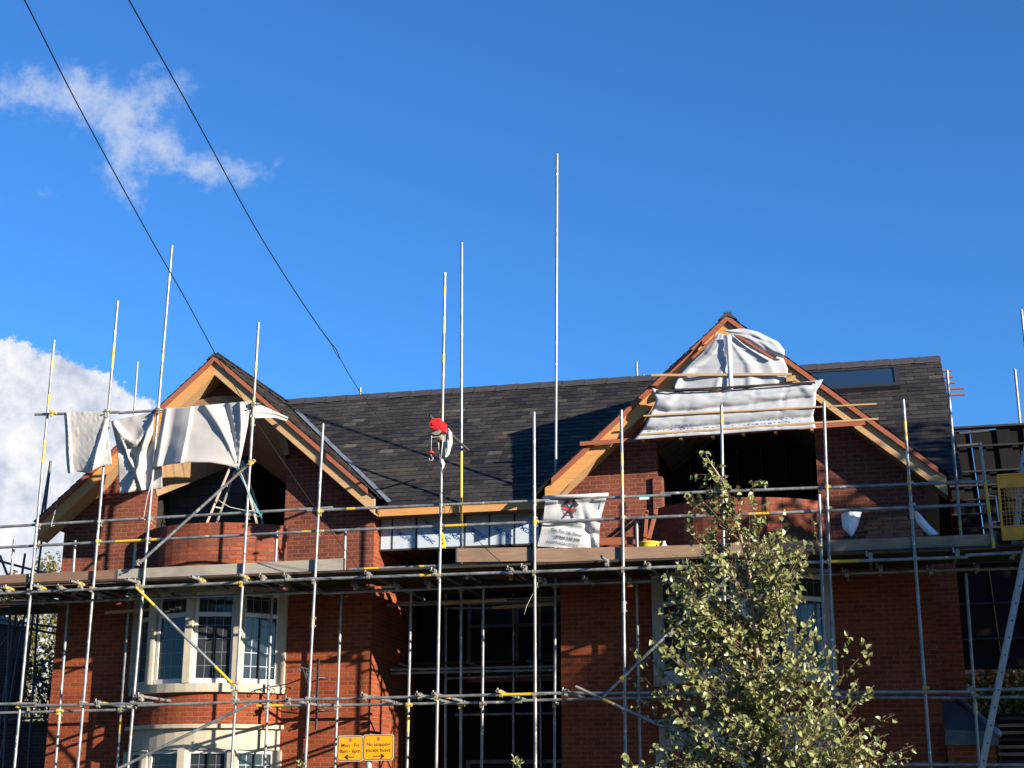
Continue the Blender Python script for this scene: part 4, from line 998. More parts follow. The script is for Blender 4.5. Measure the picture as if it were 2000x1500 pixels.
rope('rope', [(112, 984, -.6), (106, 1004, -1.0), (101, 1022, OY), (100, 1029, OY-.02), (106, 1026, OY-.04)], .005, 'rope_white', 'thin cord tied round the guard rail below the left gable foot', 'cord')
# folding steps standing inside the left opening
sl = thing('step_ladder', 'paint-splashed aluminium folding steps standing inside the left gable opening', 'step ladder')
def stile(a, b, Y0, Y1, matn='ladder_wood', w=.03, h=.06): m = MB(); m.beam(at(*a, Y0), at(*b, Y1), w, h, Vector((1, 0, 0))); m.build('stile', matn, sl)
stile((450, 912), (403.5, 1023), .25, .25, 'ladder_wood', .02, .035); stile((459, 920), (422.5, 1024), .45, .45, 'alu', .02, .03); stile((466, 890), (503.5, 1028), .25, .25, 'ladder_wood', .02, .035); stile((474, 900), (516, 1030), .45, .45, 'alu', .02, .03)
for k in (1, 3):
    t = (k+.5)/5; m = MB(); m.beam(at(lerp(450, 403.5, t), lerp(912, 1023, t), .25), at(lerp(459, 422.5, t), lerp(920, 1024, t), .45), .015, .025); m.build('tread', 'alu', sl)
m = MB(); m.path([at(x, y, .2) for x, y in ((423, 974), (435, 983), (450, 991), (478, 997), (492, 998))], .008, 6); m.build('stay_rope', 'rope_white', sl)
# ------------------------------------------------------------------ hoist
ho = thing('electric_hoist', 'red electric hoist hanging from a horizontal tube high on the middle pole', 'hoist')
HP = at(838, 812, -2.45); HQ = Vector((HP.x, -.05, HP.z+.0))
m = MB(); m.tube(HP, HQ, R_, 14, hollow=True); m.build('support_tube', 'galv_dark', ho)
c = at(848, 828, -2.30); m = MB()
m.tube(c, c+Vector((0, .32, 0)), .092, 24); m.tube(c+Vector((0, -.012, 0)), c, .080, 24); m.tube(c+Vector((0, -.03, 0)), c+Vector((0, -.012, 0)), .03, 14); m.build('motor_housing', 'red_plastic', ho)
m = MB(); m.box(c.x-.01, c.x+.085, c.y+.002, c.y+.46, c.z-.05, c.z+.095); m.build('gear_case', 'red_plastic', ho)
m = MB(); m.tube(c+Vector((.0, .15, -.14)), c+Vector((.0, .40, -.14)), .055, 16); m.box(c.x-.07, c.x+.07, c.y+.1, c.y+.13, c.z-.2, c.z-.08); m.box(c.x-.07, c.x+.07, c.y+.4, c.y+.43, c.z-.2, c.z-.08); m.build('rope_drum', 'coupler_steel', ho)
m = MB(); m.path([c+Vector((-.09, .1, -.13)), c+Vector((-.02, .1, -.17)), c+Vector((.07, .1, -.165)), c+Vector((.13, .1, -.10))], .012, 6); m.build('guard_arm', 'black_rubber', ho)
w0 = at(843, 846, -2.2); w1 = at(842, 884, -2.2); m = MB(); m.path([w0, w1], .004, 5); m.build('lifting_cable', 'rope_white', ho)
m = MB(); m.lathe(w1, [(.0, .03), (.045, .012), (.055, .0), (.045, -.012), (0, -.02)], 14); m.build('stop_disc', 'red_plastic', ho)
h = w1+Vector((0, 0, -.09)); m = MB(); m.path([h+Vector((.0, 0, .06)), h+Vector((0, 0, .02))]+[h+Vector((.032*math.sin(a), 0, .032*math.cos(a)-.01)) for a in [k*.55 for k in range(10)]], .009, 6); m.build('hook', 'alu', ho)
for k, (a, b) in enumerate((((855, 850), (859, 898)), ((861, 850), (861, 896)), ((866, 852), (860, 905)))): m = MB(); m.path([at(*a, -1.95), at(*b, -1.78)], .008, 5); m.build('power_lead', 'black_rubber' if k % 2 else 'rope_white', ho)
m = MB(); m.path([at(862, 905, -1.76), at(866, 950, -1.76), at(868, 1000, -1.76), at(864, 1042, -1.78)], .005, 5); m.path([at(860, 905, -1.78), at(874, 960, -1.8), at(882, 985, -1.8), at(870, 1020, -1.8), at(865, 1042, -1.78)], .004, 5); m.build('control_lead', 'black_rubber', ho)
P0 = at(864, 1044, -1.80); P1 = at(867, 1071, -1.80); m = MB(); m.beam(P0, P1, .045, .05, Vector((1, 0, 0))); m.tube(P0+Vector((0, 0, .0)), P0+Vector((0, 0, .03)), .012, 8); m.tube(P0.lerp(P1, .35)+Vector((0, -.035, 0)), P0.lerp(P1, .35), .012, 8, 1); m.tube(P0.lerp(P1, .65)+Vector((0, -.035, 0)), P0.lerp(P1, .65), .012, 8, 1); m.build('control_pendant', ['yellow_plastic', 'red_plastic'], ho)
o = cloth('plastic_bag', [(872, 836), (876, 836), (883, 846)], [(866, 888), (870, 894), (877, 889)], [(872, 836), (868, 860), (866, 888)], [(883, 846), (884, 866), (877, 889)], -1.72, lambda u, v: -.08*math.sin(math.pi*u)+.03*nz2(u, v, 6, 20), 'banner', 12, 20)
lab(o, 'dirty white plastic bag hanging beside the red hoist', 'plastic bag')
o = cloth('plastic_wrap', [(858, 897), (862, 896), (866, 898)], [(862, 909), (865, 915), (867, 914)], [(858, 897), (857, 903), (862, 909)], [(866, 898), (869, 905), (867, 914)], -1.76, lambda u, v: -.05*math.sin(math.pi*u)+.02*nz2(u, v, 6, 22), 'banner', 8, 10)
lab(o, 'scrap of white plastic wrapped round the pole under the hoist', 'plastic scrap')
# ------------------------------------------------------------------ loose things on the deck
tub = thing('rubber_tub', 'round yellow flexible tub on the deck behind the toe board', 'tub')
q = at(1267, 1066, -1.2); m = MB(); m.lathe((q.x, q.y, 5.40), [(.0, 0), (.13, 0), (.165, q.z-5.40-.01), (.175, q.z-5.38), (.185, q.z-5.37), (.185, q.z-5.35), (.17, q.z-5.35), (.155, q.z-5.40), (.12, .02), (0, .02)], 28); m.build('tub_body', 'yellow_plastic', tub)
m = MB()
for s in (-1, 1): m.path([(q.x+s*.17, q.y-.05, q.z+.02), (q.x+s*.20, q.y-.03, q.z+.06), (q.x+s*.20, q.y+.03, q.z+.06), (q.x+s*.17, q.y+.05, q.z+.02)], .01, 6)
m.build('handle', 'yellow_plastic', tub)
q = at(1297, 1070, -1.35); bt = thing('plastic_bottle', 'white plastic bottle with narrow neck beside the yellow tub', 'bottle')
zb = 5.40; zt = at(1297, 1057, -1.35).z; m = MB(); H = zt-zb; m.lathe((q.x, q.y, zb), [(0, 0), (.055, 0), (.058, .02), (.058, H-.10), (.05, H-.07), (.024, H-.035), (.02, H-.03)], 20); m.build('bottle_body', 'white_plastic', bt)
m = MB(); m.lathe((q.x, q.y, zb), [(.023, H-.03), (.023, H), (0, H)], 14); m.build('cap', 'white_plastic', bt)
brk = [0]
def one_brick(x, y, z, rot=0, matn='brick_loose', label='', grp=''):
    global BRICK
    if 'BRICK' not in globals():
        m = MB(); m.box(-.1075, .1075, -.051, .051, -.0325, .0325); BRICK = m.build('loose_brick', 'brick_loose')
        md = BRICK.modifiers.new('edge', 'BEVEL'); md.width = .003; o = BRICK
    else: o = BRICK.copy(); COL.objects.link(o)
    o.location = (x, y, z); o.rotation_euler = (0, 0, rot); lab(o, label, 'brick', grp); return o
plain('brick_loose', (.40, .125, .065), .85, var=.25, scale=14, bmp=.3)
rr = random.Random(8)
P = at(1690, 1050, -1.0); P2 = at(1768, 1050, -1.0); base = 5.435
for r_ in range(9):
    n = 4
    for k in range(n):
        if r_ == 8 and k in (0, 3): continue
        x = P.x+.1+k*.222+(.05 if r_ % 2 else 0)+rr.uniform(-.004, .004)
        one_brick(x, -1.0+rr.uniform(-.012, .012), base+r_*.0665, 0, label='brick, %s in the %s of stack below right gable' % (('leftmost', 'second from left', 'third from left', 'rightmost')[k], ('top course', 'second course down', 'third course down', 'fourth course down', 'fifth course down', 'sixth course down', 'seventh course down', 'eighth course down', 'bottom course')[8-r_]), grp='bricks stacked under the right gable')
P = at(1307, 1055, -1.05)
for r_ in range(4):
    for k in range(2):
        if r_ == 3 and k == 0: continue
        one_brick(P.x+.10+k*.222+rr.uniform(-.005, .005), -1.05, base+r_*.0665, 0, label='bright brick, %s in the %s of pile beside yellow tub' % (('left one', 'right one')[k], ('bottom course', 'second course', 'third course', 'top course')[r_]), grp='bricks piled beside the yellow tub')
for k in range(3):
    one_brick(P.x+.62+k*.222, -1.0, base+.0*k, 0, label='bright brick lying on deck behind the birch, %s from left' % ('first', 'second', 'third')[k], grp='bricks piled beside the yellow tub')
m = MB(); x0 = at(1279, 990, -.02).x
m.box(x0-.02, x0+.14, -.06, .18, 5.9, at(1285, 932, -.02).z); o = m.build('brick_pier', 'brick_new', house)
def plank(a, b, Y0, Y1, w, h, matn, label, name='timber_batten', cat='timber batten', grp='battens leaning by the right opening', upv=(1, 0, 0)):
    m = MB(); m.beam(at(*a, Y0), at(*b, Y1), w, h, Vector(upv)); o = m.build(name, matn); lab(o, label, cat, grp); return o
plank((1259, 1066), (1264, 998), -1.0, -.15, .03, .05, 'red_batten', 'reddish batten leaning almost upright, the left one of two by the yellow tub')
plank((1264, 1064), (1282, 996), -.9, -.15, .03, .06, 'red_batten', 'reddish batten leaning at a slant, the right one of two by the yellow tub')
plank((1172, 1058), (1240, 1056), -.9, -.9, .04, .12, 'red_batten', 'reddish board lying flat on the deck right of the banner', 'timber_board', 'timber board', None, (0, 0, 1))
o = cloth('plastic_scrap', [(1643, 1004), (1658, 999), (1683, 1000)], [(1660, 1046), (1663, 1048), (1666, 1046)], [(1643, 1004), (1645, 1030), (1660, 1046)], [(1683, 1000), (1676, 1025), (1666, 1046)], -1.45, lambda u, v: -.06*math.sin(math.pi*u)+.02*nz2(u, v, 6, 30), 'film', 14, 14)
lab(o, 'translucent scrap of polythene snagged on the guard rail left of the stacked bricks', 'plastic scrap')
o = cloth('plastic_scrap', [(1783, 996), (1790, 998), (1797, 1004)], [(1814, 1046), (1825, 1045), (1834, 1043)], [(1783, 996), (1790, 1020), (1814, 1046)], [(1797, 1004), (1815, 1025), (1834, 1043)], -1.5, lambda u, v: -.05*math.sin(math.pi*u)+.02*nz2(u, v, 6, 31), 'film', 12, 16)
lab(o, 'torn strip of translucent polythene trailing from rail to deck at the right end', 'plastic scrap')
m = MB(); P = at(1248, 967.5, OY-.01); Q = at(1268, 975, OY-.01); m.box(P.x, Q.x, OY-.012, OY-.010, (P.z+Q.z)/2, P.z); m.box(P.x, Q.x, OY-.012, OY-.010, Q.z, (P.z+Q.z)/2-.001, 1); o = m.build('inspection_tag', ['sticker_green', 'white_plastic']); lab(o, 'small green and white tag on the top guard rail', 'tag')
# wrought-iron bracket on the left wing wall
ib = thing('iron_bracket', 'rusty wrought-iron scroll bracket on the brick wall beside the left bay', 'bracket')
bx = at(619.5, 1350, -.12).x; zt = at(621, 1292, -.12).z; zb = at(614, 1424, -.12).z; m = MB(); m.tube((bx, -.12, zb), (bx, -.12, zt), .022, 10)
m.lathe((bx, -.12, zt), [(.022, 0), (.03, .02), (.015, .045), (0, .06)], 10); m.build('upright_bar', 'iron', ib)
m = MB()
for z in (lerp(zb, zt, .28), lerp(zb, zt, .76)): m.tube((bx, -.12, z), (bx+.10, .0, z), .012, 8); m.box(bx+.06, bx+.16, -.012, -.001, z-.02, z+.02)
m.build('wall_fixing', 'iron', ib)
m = MB(); za = lerp(zb, zt, .85)
m.tube((bx, -.12, za), (bx, -.95, za), .013, 8); m.tube((bx, -.12, lerp(zb, zt, .3)), (bx, -.85, za), .010, 8)
for (yc, zc, r, s) in ((-.35, za-.11, .09, 1), (-.60, za-.10, .08, -1), (-.97, za-.05, .05, 1), (-.20, lerp(zb, zt, .45), .07, 1)):
    m.path([(bx, yc+s*r*(1-k/22)*math.cos(k*.45), zc+r*(1-k/22)*math.sin(k*.45)) for k in range(20)], .008, 6)
m.build('scroll_arm', 'iron', ib)
# ------------------------------------------------------------------ traffic sign
sg = thing('parking_sign', 'pair of yellow bus-lane plates side by side on one grey post', 'sign')
SY = -7.0
def plate(x0, y0, x1, y1, lines, arrow, tilt=0):
    A_ = at(x0, y0, SY); B_ = at(x1, y1, SY); xl_, xr_ = A_.x, B_.x; zt_, zb_ = A_.z, B_.z; cx_, cz_ = (xl_+xr_)/2, (zt_+zb_)/2; w, h_ = xr_-xl_, zt_-zb_
    def rr_(ins, y0_, y1_, m, r):
        W_, H_ = w/2-ins, h_/2-ins; pts = []
        for sx, sz, a0 in ((1, 1, 0), (-1, 1, 90), (-1, -1, 180), (1, -1, 270)):
            for k in range(6): a = rad(a0+k*18); pts.append((cx_+sx*(W_-r)+r*math.cos(a), cz_+sz*(H_-r)+r*math.sin(a)))
        n = len(pts); vs = [(x, y0_, z) for x, z in pts]+[(x, y1_, z) for x, z in pts]
        m.add(vs, [tuple(range(n))[::-1], tuple(range(n, 2*n))]+[(k, (k+1) % n, n+(k+1) % n, n+k) for k in range(n)])
    m = MB(); rr_(0, SY, SY+.006, m, .035); p = m.build('sign_plate', 'sign_rim', sg)
    m = MB(); rr_(.008, SY-.0015, SY-.0002, m, .030); m.build('black_border', 'sign_black', p)
    m = MB(); rr_(.017, SY-.003, SY-.0017, m, .024); m.build('yellow_face', 'sign_yellow', p)
    for s, dz_, sz in lines:
        m = MB(); vs, fs = text_verts(s, sz, .0012); m.add([(cx_+x, SY-.0035, cz_+dz_+y) for x, y, _ in vs], fs); m.build('lettering', 'sign_black', p)
    m = MB()
    a = 1 if arrow > 0 else -1; zA = cz_-h_*.335; L = w*.17
    m.quad((cx_-L, SY-.0035, zA-.006), (cx_+L, SY-.0035, zA-.006), (cx_+L, SY-.0035, zA+.006), (cx_-L, SY-.0035, zA+.006))
    m.add([(cx_+a*(L+.02), SY-.0037, zA), (cx_+a*(L-.025), SY-.0037, zA+.030), (cx_+a*(L-.045), SY-.0037, zA+.030), (cx_+a*(L-.02), SY-.0037, zA), (cx_+a*(L-.045), SY-.0037, zA-.030), (cx_+a*(L-.025), SY-.0037, zA-.030)], [(0, 1, 2, 3), (0, 3, 4, 5)])
    m.build('arrow', 'sign_black', p)
    m = MB(); r = .022; zc = cz_+h_*.33
    for k in range(20):
        t0, t1 = k*math.pi/10, (k+1)*math.pi/10
        m.quad(*[(cx_+q*math.cos(t), SY-.0036, zc+q*math.sin(t)) for q, t in ((r*.7, t0), (r, t0), (r, t1), (r*.7, t1))]); m.add([(cx_, SY-.0035, zc), (cx_+r*.7*math.cos(t0), SY-.0035, zc+r*.7*math.sin(t0)), (cx_+r*.7*math.cos(t1), SY-.0035, zc+r*.7*math.sin(t1))], [(0, 1, 2)], 1)
    m.beam((cx_-r*.6, SY-.0037, zc+r*.6), (cx_+r*.6, SY-.0037, zc-r*.6), .0005, .005, (0, 0, 1)); m.build('clearway_symbol', ['sign_red', 'sign_blue'], p)
plate(659.5, 1437, 708.5, 1487, (('Mon - Fri', .035, .062), ('8am - 6pm', -.032, .062)), -1)
plate(709.5, 1435, 768.5, 1485, (('No stopping', .035, .060), ('except buses', -.032, .060)), 1)
q = at(720, 1486, SY+.05); m = MB(); m.tube((q.x, SY+.06, .1), (q.x, SY+.06, q.z+.27), .038, 16); m.build('post', 'alu', sg)
m = MB()
for z in (q.z+.06, q.z+.2): m.box(q.x-.05, q.x+.05, SY+.0065, SY+.02, z-.012, z+.012); m.tube((q.x, SY+.06, z-.012), (q.x, SY+.06, z+.012), .043, 14)
m.build('clamp', 'alu', sg)
# ------------------------------------------------------------------ overhead cables
def cable(name, segs, label):
    t = thing(name, label, 'cable', 'overhead cables')
    for nm, pts, r in segs:
        m = MB(); P = [at(x, y, Y) for x, y, Y in pts]; 
        Q = []
        for i in range(len(P)-1):
            p0, p1, p2, p3 = P[max(0, i-1)], P[i], P[i+1], P[min(len(P)-1, i+2)]
            for k in range(8):
                s = k/8; Q.append(.5*((2*p1)+(p2-p0)*s+(2*p0-5*p1+4*p2-p3)*s*s+(3*p1-p0-3*p2+p3)*s**3))
        Q.append(P[-1]); m.path(Q, r, 6); m.build(nm, 'black_rubber', t)
cable('overhead_cable', [('main_span', [(-40, -160, -16), (48, 0, -14.2), (160, 220, -11.6), (290, 458, -8.6), (360, 580, -6.8), (424, 698, -5.0)], .0072), ('drop_wire', [(424, 698, -5.0), (493, 811, -3.6), (540, 883, -3.1), (617, 995, -2.5), (700, 1111, -2.0)], .006)], 'black overhead cable on the left, running down across the left gable apex')
cable('overhead_cable', [('main_span', [(160, -170, -16), (252, 0, -14.2), (380, 228, -11.6), (500, 447, -8.8), (590, 590, -6.8), (640, 662, -5.4), (655, 680, -5.2), (664, 700, -5.1)], .0072), ('spliced_tail', [(640, 660, -5.42), (650, 678, -5.25), (657, 692, -5.15), (668, 706, -5.0)], .005), ('drop_wire', [(664, 700, -5.1), (703, 765, -4.4), (760, 840, -3.9), (817, 897, -3.4), (911, 1030, -2.6), (994, 1111, -1.9), (1066, 1156, -.6)], .0055)], 'black overhead cable on the right, with a kinked splice above the main roof')
rope('rope', [(1052, 1128, -1.6), (1048, 1150, -1.55), (1038, 1165, -1.5), (1028, 1185, -1.5), (1024, 1200, -1.5)], .004, 'rope_white', 'frayed grey cord dangling under the deck in the middle recess', 'cord')

# ------------------------------------------------------------------ trees and plants
def leafmesh(m, c, d, n, L, W_, rnd, tone, cup=.25):
    "one ovate leaf with a folded midrib, stalk at c, pointing along d"
    d = d.normalized(); n = (n-d*n.dot(d)).normalized(); r = d.cross(n)
    b = c; t = c+d*L-n*L*.12; l1 = c+d*L*.30+r*W_*.5+n*W_*cup; r1 = c+d*L*.30-r*W_*.5+n*W_*cup; l2 = c+d*L*.66+r*W_*.38+n*W_*cup*.6; r2 = c+d*L*.66-r*W_*.38+n*W_*cup*.6; mid = c+d*L*.5
    m.add([b, l1, l2, t, r2, r1, mid], [(0, 6, 1), (1, 6, 2), (2, 6, 3), (3, 6, 4), (4, 6, 5), (5, 6, 0)], 0, tone=tone)
def rvec(rnd):
    while True:
        v = Vector((rnd.uniform(-1, 1), rnd.uniform(-1, 1), rnd.uniform(-1, 1)))
        if .05 < v.length < 1: return v.normalized()
birch = thing('birch_tree', 'young birch with small pale green leaves standing in front of the right bay', 'tree')
def build_birch():
    rnd = random.Random(21); BY = -15.0
    sp = [(1498, 1560), (1492, 1480), (1484, 1360), (1478, 1260), (1468, 1160), (1462, 1110), (1450, 1060), (1437, 1010), (1422, 965), (1405, 930), (1388, 905), (1378, 888)]
    stem = [at(x, y, BY+.03*math.sin(i*1.7)) for i, (x, y) in enumerate(sp)]
    base = stem[0]; tr = MB(); low = [Vector((base.x+.02, BY, .0)), Vector((base.x+.015, BY+.02, base.z*.5))]
    tr.path(low+stem[:6], .021, 10, 0, .013); tr.path(stem[5:], .011, 7, 0, .003)
    lf = MB(); tw = MB(); scale = 9.5*1.03/F*1.0
    def edge(y):
        L = [(880, 1360, 1385), (920, 1352, 1405), (950, 1348, 1445), (985, 1335, 1475), (1010, 1322, 1500), (1040, 1330, 1560), (1060, 1300, 1588), (1100, 1290, 1600), (1150, 1292, 1600), (1200, 1300, 1590), (1240, 1262, 1612), (1270, 1240, 1650), (1320, 1238, 1690), (1360, 1262, 1700), (1400, 1250, 1690), (1440, 1240, 1740), (1480, 1215, 1790), (1560, 1230, 1800)]
        for a, b in zip(L[:-1], L[1:]):
            if a[0] <= y <= b[0]: t = (y-a[0])/(b[0]-a[0]); return lerp(a[1], b[1], t), lerp(a[2], b[2], t)
        return L[-1][1:]
    def put_leaves(p, q, n, sp_=1.0):
        for k in range(n):
            c = p.lerp(q, (k+rnd.random())/n); d = (q-p).normalized()*.5+rvec(rnd)*.8+Vector((0, 0, -.55)); L = rnd.uniform(.027, .052)*sp_
            off = rvec(rnd)*.018; nn = rvec(rnd)+Vector((.6, -.6, .25)); tone = max(0, min(1, rnd.gauss(.45, .2)))
            leafmesh(lf, c+off, d, nn, L, L*rnd.uniform(.68, .85), rnd, tone)
    def stem_at(y):
        for i in range(len(sp)-1):
            if sp[i+1][1] <= y <= sp[i][1]: t = (sp[i][1]-y)/(sp[i][1]-sp[i+1][1]); return stem[i].lerp(stem[i+1], t)
        return stem[0] if y > 1500 else stem[-1]
    nb = 215
    for k in range(nb):
        y_end = 905+675*((k+.5)/nb)**.72+rnd.uniform(-14, 14)
        l, r = edge(min(1560, y_end)); side = rnd.choice((-1, 1)); f = rnd.uniform(.35, 1.0)**.7 if rnd.random() < .75 else rnd.uniform(.0, .4)
        xs = [p for p in sp if p[1] <= y_end]; mid_ = (l+r)/2
        x_end = lerp(mid_, l if side < 0 else r, f*rnd.uniform(.88, 1.08)*(1.06 if side > 0 and y_end > 1250 else 1))
        dep = rnd.uniform(-1, 1)*math.sqrt(max(0, 1-f*f*.8))*(r-l)/2/300*.8
        E_ = at(x_end, y_end, BY+dep); S_ = stem_at(min(1550, y_end+30+abs(x_end-mid_)*.75+rnd.uniform(0, 40)))
        L_ = (E_-S_).length; M_ = S_.lerp(E_, .5)+Vector((0, 0, -.05*L_))+rvec(rnd)*.04*L_
        pts = [S_*(1-t)**2+M_*2*t*(1-t)+E_*t*t for t in [i/6 for i in range(7)]]
        tw.path(pts, .0045, 5, 0, .0015)
        for i in range(1, 6):
            if y_end < 1010 and rnd.random() < .5: continue
            for s_ in range(2):
                b = pts[i]; dd = (pts[i+1]-pts[i-1]).normalized()*.6+rvec(rnd)*.8+Vector((0, 0, .1)); e = b+dd.normalized()*rnd.uniform(.07, .17)*min(1, .45+L_)
                tw.path([b, b.lerp(e, .5)+Vector((0, 0, -.006)), e], .0016, 4, 0, .0008); put_leaves(b, e, rnd.randint(2, 4) if y_end > 1100 else rnd.randint(1, 3))
        for i in range(2, 6): put_leaves(pts[i], pts[i+1], 2 if y_end > 1010 else 1)
        put_leaves(pts[5], pts[6], 3)
    for (a, b) in (((1382, 890), (1370, 880)), ((1388, 905), (1372, 895)), ((1400, 930), (1352, 925)), ((1500, 950), (1476, 938)), ((1472, 990), (1470, 940)), ((1600, 1075), (1585, 1005)), ((1700, 1300), (1688, 1248)), ((1700, 1420), (1748, 1395)), ((1262, 1300), (1230, 1268)), ((1240, 1500), (1222, 1468)), ((1640, 1280), (1662, 1243)), ((1525, 1070), (1527, 1010))):
        A_, B_ = at(*a, BY-.1), at(*b, BY-.15); tw.path([A_, B_], .002, 4, 0, .001); put_leaves(A_, B_, 8)
    tr.build('trunk', 'birch_bark', birch); tw.build('branches', 'twig', birch); lf.build('crown', 'leaf_birch', birch)
build_birch()
def tree(name, label, base, trunk_h, crown_c, rx, ry, rz, n, leaf_s, matn, seed, group=None, clump=26, gaps=.35, trunk_r=.16):
    rnd = random.Random(seed); t = thing(name, label, 'tree', group)
    b = Vector(base); c = Vector(crown_c); tr = MB(); top = Vector((c.x, c.y, c.z+rz*.55))
    tr.path([b, b.lerp(c, .45)+Vector((.1, 0, 0)), c, top], trunk_r, 8, 0, trunk_r*.2); lf = MB(); cl = []
    for k in range(clump):
        v = rvec(rnd)*rnd.uniform(.45, .95); cc = c+Vector((v.x*rx, v.y*ry, v.z*rz)); cl.append((cc, rnd.uniform(.18, .38)*min(rx, rz)))
        s0 = b.lerp(c, rnd.uniform(.5, 1.0)); tr.path([s0, s0.lerp(cc, .5)+Vector((0, 0, .15)), cc], trunk_r*.22, 5, 0, trunk_r*.04)
    for k in range(n):
        cc, r = cl[rnd.randrange(len(cl))] if rnd.random() > gaps*.4 else (c, min(rx, rz)*.8)
        p = cc+rvec(rnd)*r*rnd.random()**.45; leafmesh(lf, p, rvec(rnd)+Vector((0, 0, -.3)), rvec(rnd)+Vector((0, 0, .4)), leaf_s*rnd.uniform(.7, 1.2), leaf_s*.7, rnd, max(0, min(1, rnd.gauss(.45, .22))))
    tr.build('trunk', 'bark', t); lf.build('crown', matn, t); return t
gp_ = 'trees behind the left end of the house'
tree('garden_tree', 'sparse yellow-green tree behind the left gable foot, nearest the wall', (-24.6, 16, 0), 3, (-24.7, 16, 6.6), 1.7, 1.6, 2.8, 3200, .13, 'leaf_autumn', 3, gp_)
tree('garden_tree', 'thin autumn tree behind the deck at the far left edge', (-27.6, 17, 0), 3, (-27.9, 17, 6.8), 2.0, 1.8, 2.9, 3000, .13, 'leaf_autumn', 4, gp_)
tree('garden_tree', 'dark green tree low between the left corner and the neighbouring wall', (-19.9, 9.6, 0), 2, (-20.0, 9.6, 4.6), 1.1, 1.0, 1.7, 900, .12, 'leaf_dark', 5, gp_)
def shrub(name, label, c, rx, ry, rz, n, s, matn, seed):
    rnd = random.Random(seed); t = thing(name, label, 'shrub'); lf = MB(); st_ = MB(); c = Vector(c)
    for k in range(14): v = rvec(rnd); e = c+Vector((v.x*rx*.8, v.y*ry*.8, abs(v.z)*rz*.7)); st_.path([(c.x, c.y, max(0, c.z-rz)), e], .012, 5, 0, .004)
    for k in range(n):
        v = rvec(rnd)*rnd.random()**.4; p = c+Vector((v.x*rx, v.y*ry, v.z*rz)); leafmesh(lf, p, rvec(rnd)+Vector((0, 0, -.4)), rvec(rnd)+Vector((0, -.5, .5)), s*rnd.uniform(.7, 1.2), s*.7, rnd, max(0, min(1, rnd.gauss(.5, .22))))
    st_.build('stems', 'bark', t); lf.build('foliage', matn, t)
shrub('ivy_hedge', 'glossy green hedge glimpsed under the dark screen behind the ladder', (3.2, 3.4, 3.25), 2.4, .6, .95, 9000, .11, 'leaf_birch', 9)
def sprig(px, py, Y, h, label, seed):
    rnd = random.Random(seed); t = thing('weed', label, 'plant'); P = at(px, py, Y); lf = MB(); sm_ = MB()
    for k in range(5):
        b = Vector((P.x+rnd.uniform(-.02, .02), Y, 0 if k == 0 else P.z-h*1.2)); e = P+Vector((rnd.uniform(-.06, .06), rnd.uniform(-.05, .05), -h*.25*k*.4)); sm_.path([b, e], .003, 4, 0, .0015)
        for j in range(6): c = Vector((P.x, Y, P.z-h)).lerp(e, j/5); leafmesh(lf, c, rvec(rnd)+Vector((0, 0, .7)), rvec(rnd), .05, .018, rnd, .6)
    sm_.build('stem', 'twig', t); lf.build('leaves', 'leaf_birch', t)
sprig(1011, 1480, -8, .10, 'slender pale weed tip at the bottom edge below the dark recess', 31); sprig(589, 1488, -8, .08, 'green weed tip at the bottom edge left of the yellow sign', 32)
# big street trees down-sun of the right wing (they throw its dappled shade)
tree('street_tree', 'large street tree outside the frame to the right, shading the right wing', (11.6, -4.9, 0), 5, (12.0, -4.9, 7.3), 3.5, 3.3, 4.1, 24000, .22, 'leaf_dark', 41, clump=80, trunk_r=.2, gaps=.5)
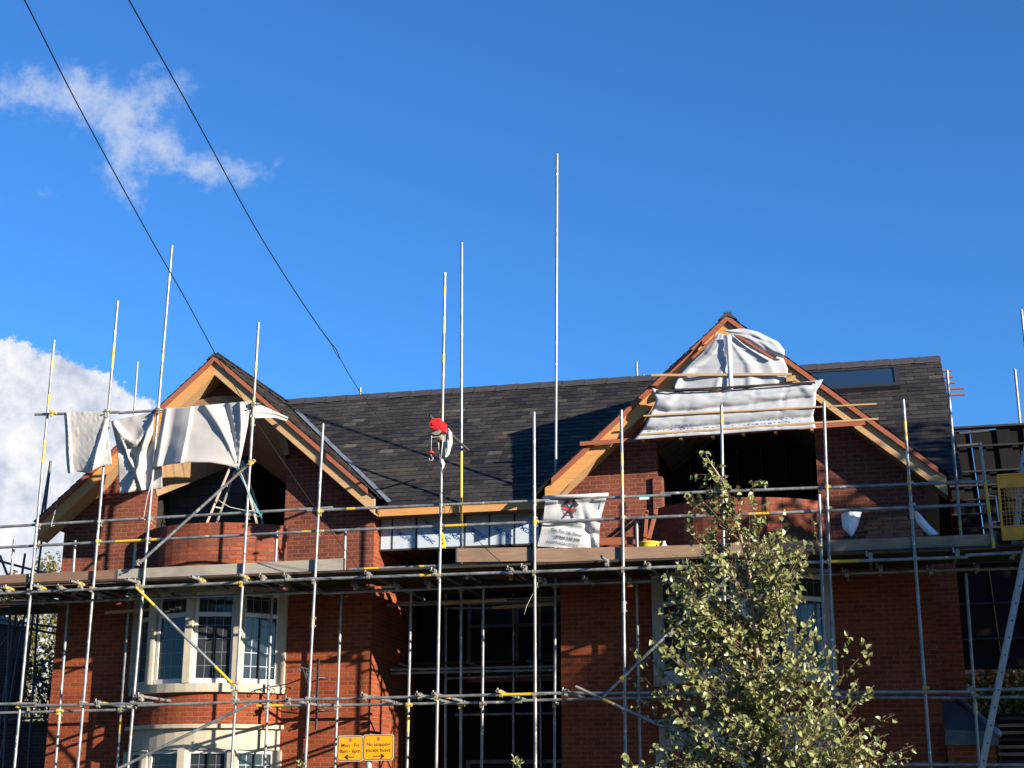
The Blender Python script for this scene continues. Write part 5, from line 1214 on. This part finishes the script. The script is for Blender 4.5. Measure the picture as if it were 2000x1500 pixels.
# neighbours
nb = thing('neighbour_house', 'shaded brick neighbour house beyond the left end', 'house')
m = MB(); m.box(-34, -20.5, 7.0, 9, -.2, 6.0); m.build('wall', 'brick_far', nb); m = MB(); m.add([(-34.3, 6.8, 5.95), (-20.4, 6.8, 5.95), (-20.4, 9.2, 5.95), (-34.3, 9.2, 5.95), (-33, 8, 6.6), (-21.5, 8, 6.6)], [(0, 1, 5, 4), (1, 2, 5), (2, 3, 4, 5), (3, 0, 4)]); m.build('roof', 'tile_roof', nb)
gw = thing('garden_wall', 'tall dark brick garden wall between the house and its left neighbour', 'wall')
m = MB(); m.box(-22.5, -14.6, 5.0, 5.25, -.1, 3.4); m.build('wall', 'brick_far', gw); m = MB(); m.box(-22.5, -14.6, 4.96, 5.29, 3.402, 3.47); m.build('coping', 'board_dark', gw)
def opp(x0, x1, yf, h, label, wallm, k):
    t = thing('opposite_house', label, 'house', 'houses across the street'); xm = (x0+x1)/2
    m = MB(); m.box(x0, x1, yf-9, yf, 0, h); m.build('wall', wallm, t)
    m = MB(); m.add([(x0-.3, yf+.4, h-.05), (x1+.3, yf+.4, h-.05), (x1+.3, yf-9.4, h-.05), (x0-.3, yf-9.4, h-.05), (x0, yf-4.5, h+3.6), (x1, yf-4.5, h+3.6)], [(1, 0, 4, 5), (3, 2, 5, 4), (2, 1, 5), (0, 3, 4)]); m.build('roof', 'tile_roof', t)
    m = MB(); m.add([(xm-2.2, yf+.6, h-.1), (xm+2.2, yf+.6, h-.1), (xm, yf+.6, h+2.3), (xm-2.2, yf-3, h-.1), (xm+2.2, yf-3, h-.1), (xm, yf-3, h+2.3)], [(1, 0, 2), (0, 3, 5, 2), (4, 1, 2, 5), (3, 4, 5)]); m.build('front_gable', 'render_wall', t)
    for x in (x0+1.2, xm-.9, x1-3.0):
        for z in (1.0, 3.6):
            m = MB(); m.box(x, x+1.8, yf+.001, yf+.06, z, z+1.4); fr = m.build('window_frame', 'pvc', t); m = MB(); m.box(x+.1, x+1.7, yf+.061, yf+.065, z+.1, z+1.3); m.build('pane', 'glass', fr)
for k, (x0, x1, yf, h, lb, wm) in enumerate(((-64, -50, -38, 6, 'red brick house across the street, farthest left behind the camera', 'brick_far'), (-48, -34, -38, 6.2, 'white rendered house across the street with a front gable', 'render_wall'), (-32, -17, -38, 6.0, 'cream rendered house straight across from the left gable', 'render_wall'),
                                           (-15, -1, -38, 6.2, 'brick house across the street behind the camera', 'brick_far'), (1, 15, -38, 6.0, 'brick house across the street behind and right of the camera', 'brick_far'))):
    opp(x0, x1, yf, h, lb, wm, k)  # mirrored in the panes; row extended unseen to block low sky light
ob_ = thing('shed', 'dark timber outbuilding behind the boarded screen at the right end', 'outbuilding')
m = MB(); m.box(1.62, 9, 5.0, 9, -.1, 6.2); m.build('wall', 'board_screen', ob_); m = MB(); m.box(1.6, 9.2, 4.8, 9.2, 6.2, 6.3); m.build('roof', 'black_edge', ob_)
rt_ = random.Random(77)  # unseen tree row added behind the camera to cut ambient sky light
for k in range(9):
    x = -46+k*7.4; hgt = rt_.uniform(4.4, 5.4)
    tree('street_tree', 'unseen tree added behind the camera to cut low sky light, number %s from the left end' % ('one two three four five six seven eight nine'.split()[k]), (x, -31, 0), 3, (x, -31, hgt+1.2), 3.4, 2.6, hgt-.2, 1500, .75, 'leaf_dark', 60+k, 'unseen trees added against low sky light', clump=24)
for k in range(5):
    x = -44+k*6.2
    tree('garden_tree', ['yellowing', 'bushy green', 'thin autumn', 'low dark', 'rounded'][k]+' tree in the row far behind the left end', (x, 26, 0), 2, (x, 26, 3.2), 3.6, 2.0, 2.6, 1600, .26, 'leaf_autumn' if k % 2 == 0 else 'leaf_dark', 90+k, gp_, clump=26)
tree('street_tree', 'smaller street tree outside the frame to the right, nearest the road', (12.3, -7.2, 0), 3, (12.3, -7.2, 7.0), 2.5, 2.2, 3.1, 24000, .20, 'leaf_dark', 43, clump=60, trunk_r=.14, gaps=.5)
